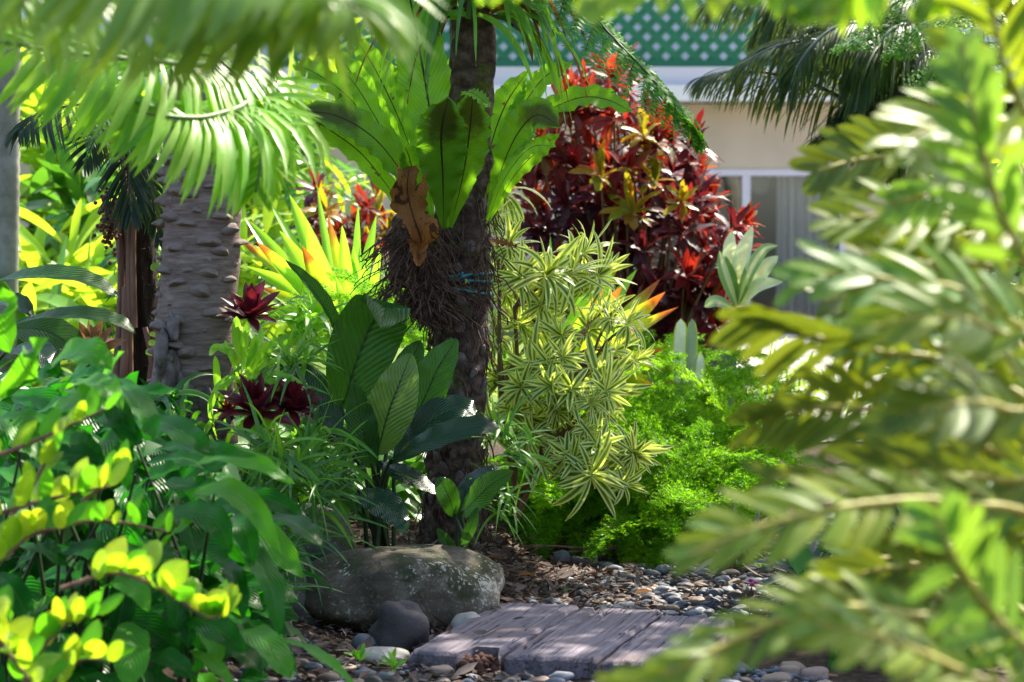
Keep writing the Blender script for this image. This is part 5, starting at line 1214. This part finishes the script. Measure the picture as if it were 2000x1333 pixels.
zfrond([(2000, 1260, 2.4), (1760, 1200, 2.35), (1600, 1190, 2.3), (1450, 1245, 2.28), (1330, 1305, 2.25), (1215, 1345, 2.25)], 26, 135, 44, 'zamia', nh=(.1, -.75, .7), flow=LFT, v0=.2)
zfrond([(2100, 900, 2.7), (1880, 720, 2.75), (1700, 685, 2.75), (1560, 650, 2.75), (1450, 620, 2.75)], 19, 180, 44, 'zamiadark', nh=(.15, -.8, -.2), flow=LFT + (0, 0, -.35), v0=.3)
zfrond([(2100, 800, 2.6), (1900, 585, 2.55), (1770, 555, 2.55), (1650, 535, 2.55), (1555, 550, 2.55)], 17, 150, 48, 'zamiablue', nh=(.1, -.75, .7), flow=LFT, v0=.3)
zfrond([(2100, 1000, 2.7), (1850, 850, 2.7), (1700, 800, 2.7), (1570, 800, 2.7), (1470, 825, 2.7)], 18, 160, 42, 'zamiadark', nh=(.15, -.85, -.1), flow=LFT, v0=.3)
zfrond([(2060, 1330, 2.2), (1940, 1200, 2.15), (1870, 1100, 2.1), (1830, 1010, 2.1)], 17, 170, 52, 'zamiablue', nh=(-.2, -.9, .4), v0=.3)
zfrond([(2050, 1400, 2.2), (1850, 1300, 2.15), (1700, 1240, 2.1), (1560, 1215, 2.1)], 20, 160, 50, 'zamia', nh=(0, -.75, .8), flow=LFT, v0=.2)
zfrond([(2060, 700, 2.4), (1950, 400, 2.35), (1905, 230, 2.35), (1880, 80, 2.4)], 15, 150, 56, 'zamiablue', nh=(-.4, -.9, .2), v0=.35, ang=.8)
zfrond([(2100, 560, 3.0), (1900, 440, 2.95), (1790, 420, 2.9), (1690, 425, 2.9), (1630, 430, 2.9)], 15, 150, 38, 'zamia', nh=(.1, -.75, .7), flow=LFT, v0=.3)
zfrond([(2080, 760, 2.5), (1950, 650, 2.45), (1840, 620, 2.4), (1700, 640, 2.4)], 16, 160, 50, 'zamia', nh=(0, -.8, .6), flow=LFT, v0=.3)
zfrond([(2080, 900, 2.4), (1960, 800, 2.35), (1860, 790, 2.3), (1740, 820, 2.3)], 16, 160, 50, 'zamiadark', nh=(0, -.8, .6), flow=LFT, v0=.3)
zfrond([(2080, 1000, 2.6), (1960, 940, 2.6), (1820, 930, 2.6), (1680, 925, 2.6), (1500, 935, 2.6)], 20, 150, 42, 'zamiadark', nh=(.1, -.9, .3), flow=LFT, v0=.25)
zfrond([(2080, 400, 2.6), (1990, 200, 2.5), (1950, 80, 2.5), (1930, -60, 2.5)], 16, 180, 52, 'zamia', nh=(-.3, -.9, .3), v0=.3)
zfrond([(2040, 660, 2.9), (1900, 560, 2.9), (1790, 510, 2.9), (1690, 500, 2.9)], 16, 160, 44, 'zamia', nh=(0, -.8, .6), v0=.3)
zfrond([(2080, 1150, 2.8), (1900, 1120, 2.8), (1740, 1110, 2.8), (1600, 1150, 2.8)], 18, 150, 42, 'zamiadark', nh=(.1, -.9, .3), flow=LFT, v0=.2)

for q in range(15):      # older fronds deeper in the clump
    x, y = rng.uniform(1560, 1960), 200 + 1080 * (q + rng.uniform(.2, .8)) / 15; d = rng.uniform(2.75, 3.4); dx = rng.uniform(330, 480); dy = rng.uniform(-60, 60)
    zfrond([(x + dx, y + 60 + dy, d + .1), (x + dx * .6, y + 10 + dy * .5, d), (x + dx * .25, y, d - .05), (x, y + rng.uniform(0, 50), d - .1)], 18, rng.uniform(120, 160), rng.uniform(40, 50), ['zamia', 'zamiadark', 'zamiablue', 'zamia'][q % 4], nh=(rng.normal(.05, .15), -.8, rng.uniform(-.1, .7)), flow=LFT, v0=.3)

# lime branch hanging into the top edge
tb = thing('overhanging_branch', 'blurred lime yellow leaves hanging down across the top edge', 'branch', tuple(at(1700, -500, 2.4)))
for pts in ([(1720, -420, 2.5), (1560, -160, 2.45), (1400, -70, 2.4), (1240, -30, 2.4), (1150, 10, 2.4)], [(1720, -420, 2.5), (1700, -150, 2.5), (1560, -60, 2.5), (1450, -20, 2.5)], [(1720, -420, 2.5), (1800, -160, 2.5), (1700, -60, 2.5), (1620, -10, 2.5), (1560, 10, 2.5)], [(1720, -420, 2.5), (1400, -180, 2.6), (1250, -110, 2.6), (1050, -60, 2.6), (960, -20, 2.6)], [(1720, -420, 2.6), (1900, -200, 2.6), (1860, -60, 2.6), (1800, 20, 2.6)]):
    palm_frond([at(*q) for q in pts], 13, .070, .021, tb, 'gold', nh=(0, -.8, .6), ang=1.1, droop=1.3, stalk='stemyellow', r0=.004, kind='zamia', v0=.4, jit=.3)

# ------------------------------------------------------------------ unseen shade tree right of the view, its crown shaped to shade the garden
shade_spec = [(1.25, 8.1, 3.1, .8), (.55, 7.2, 2.9, .55), (1.9, 7.4, 3.3, .9), (1.5, 6.4, 3.2, .8), (2.2, 6.2, 3.5, .9), (.9, 6.0, 3.1, .5), (-.6, 7.6, 3.4, .5), (1.1, 5.0, 3.4, .7)]
sh = thing('unseen_shade_tree', 'unseen leafy tree above the picture that shades the timber step', 'tree', (3.2, 8.4, float(gz(3.2, 8.4))))
mb = MB(); tube(mb, spline([(3.2, 8.4, .0), (3.15, 8.3, 1.6), (2.9, 8.0, 2.8), (2.4, 7.4, 3.3)], 24), np.linspace(.16, .07, 24), 14)
for x, y, z, r in shade_spec: tube(mb, spline([(2.9, 8.0, 2.8), ((x + 2.9) / 2, (y + 8) / 2, z + .1), (x, y, z)], 10), np.linspace(.05, .015, 10), 7)
obj('trunk', mb, M['greytrunk'], sh)
mb = MB()
for x, y, z, r in shade_spec:
    for i in range(int(900 * r * r)):
        p = np.array([x, y, z]) + nrm(rng.normal(0, 1, 3)) * r * rng.uniform(.2, 1) ** .6 * np.array([1, 1, .38])
        if p[2] < 1.3 + .13 * p[1] + .45: continue
        sweep(mb, arc(p, nrm(rng.normal(0, 1, 3) + (0, 0, -.2)), rng.uniform(.09, .17), .6, 4), .03, nrm(rng.normal(0, .6, 3) + (0, 0, 1)), nu=1, fold=.2, kind='ovate')
obj('crown', mb, M['bgdark'], sh)

# ------------------------------------------------------------------ light and camera
SUN_EL, SUN_AZ = math.radians(50), math.radians(38)     # azimuth measured from +Y (away from the camera) towards +X
sd = Vector((math.sin(SUN_AZ) * math.cos(SUN_EL), math.cos(SUN_AZ) * math.cos(SUN_EL), math.sin(SUN_EL)))
sun = bpy.data.objects.new('sun', bpy.data.lights.new('sun', 'SUN')); C.objects.link(sun)
sun.data.energy = 4.7; sun.data.angle = math.radians(.6); sun.data.color = (1, .92, .76)
sun.rotation_euler = sd.to_track_quat('Z', 'Y').to_euler(); sun.location = sd * 30
wd = bpy.data.worlds.new('World'); sc.world = wd; wd.use_nodes = True
nt = wd.node_tree; bg = nt.nodes['Background']; sky = nt.nodes.new('ShaderNodeTexSky'); sky.sky_type = 'NISHITA'
sky.sun_disc = False; sky.sun_elevation = SUN_EL; sky.sun_rotation = SUN_AZ; sky.air_density = 1.0; sky.dust_density = 3.0
nt.links.new(sky.outputs[0], bg.inputs[0]); bg.inputs[1].default_value = .138

cam = bpy.data.objects.new('camera', bpy.data.cameras.new('camera')); C.objects.link(cam); sc.camera = cam
cam.location = (0, 0, CAMZ); cam.rotation_euler = (math.pi / 2 - TILT, 0, 0)
cam.data.sensor_width = 36; cam.data.lens = 75.0; cam.data.clip_end = 500; cam.data.clip_start = .05
cam.data.dof.use_dof = True; cam.data.dof.focus_distance = 6.25; cam.data.dof.aperture_fstop = 4.0; cam.data.dof.aperture_blades = 9

sc.view_settings.view_transform = 'Standard'; sc.view_settings.look = 'None'; sc.view_settings.gamma = 1
sc.view_settings.exposure = 1.65
sc.render.engine = 'CYCLES'
cy = sc.cycles
cy.use_denoising = True; cy.max_bounces = 6; cy.diffuse_bounces = 3; cy.glossy_bounces = 2; cy.transmission_bounces = 4; cy.transparent_max_bounces = 6
cy.sample_clamp_indirect = 6; cy.caustics_reflective = False; cy.caustics_refractive = False
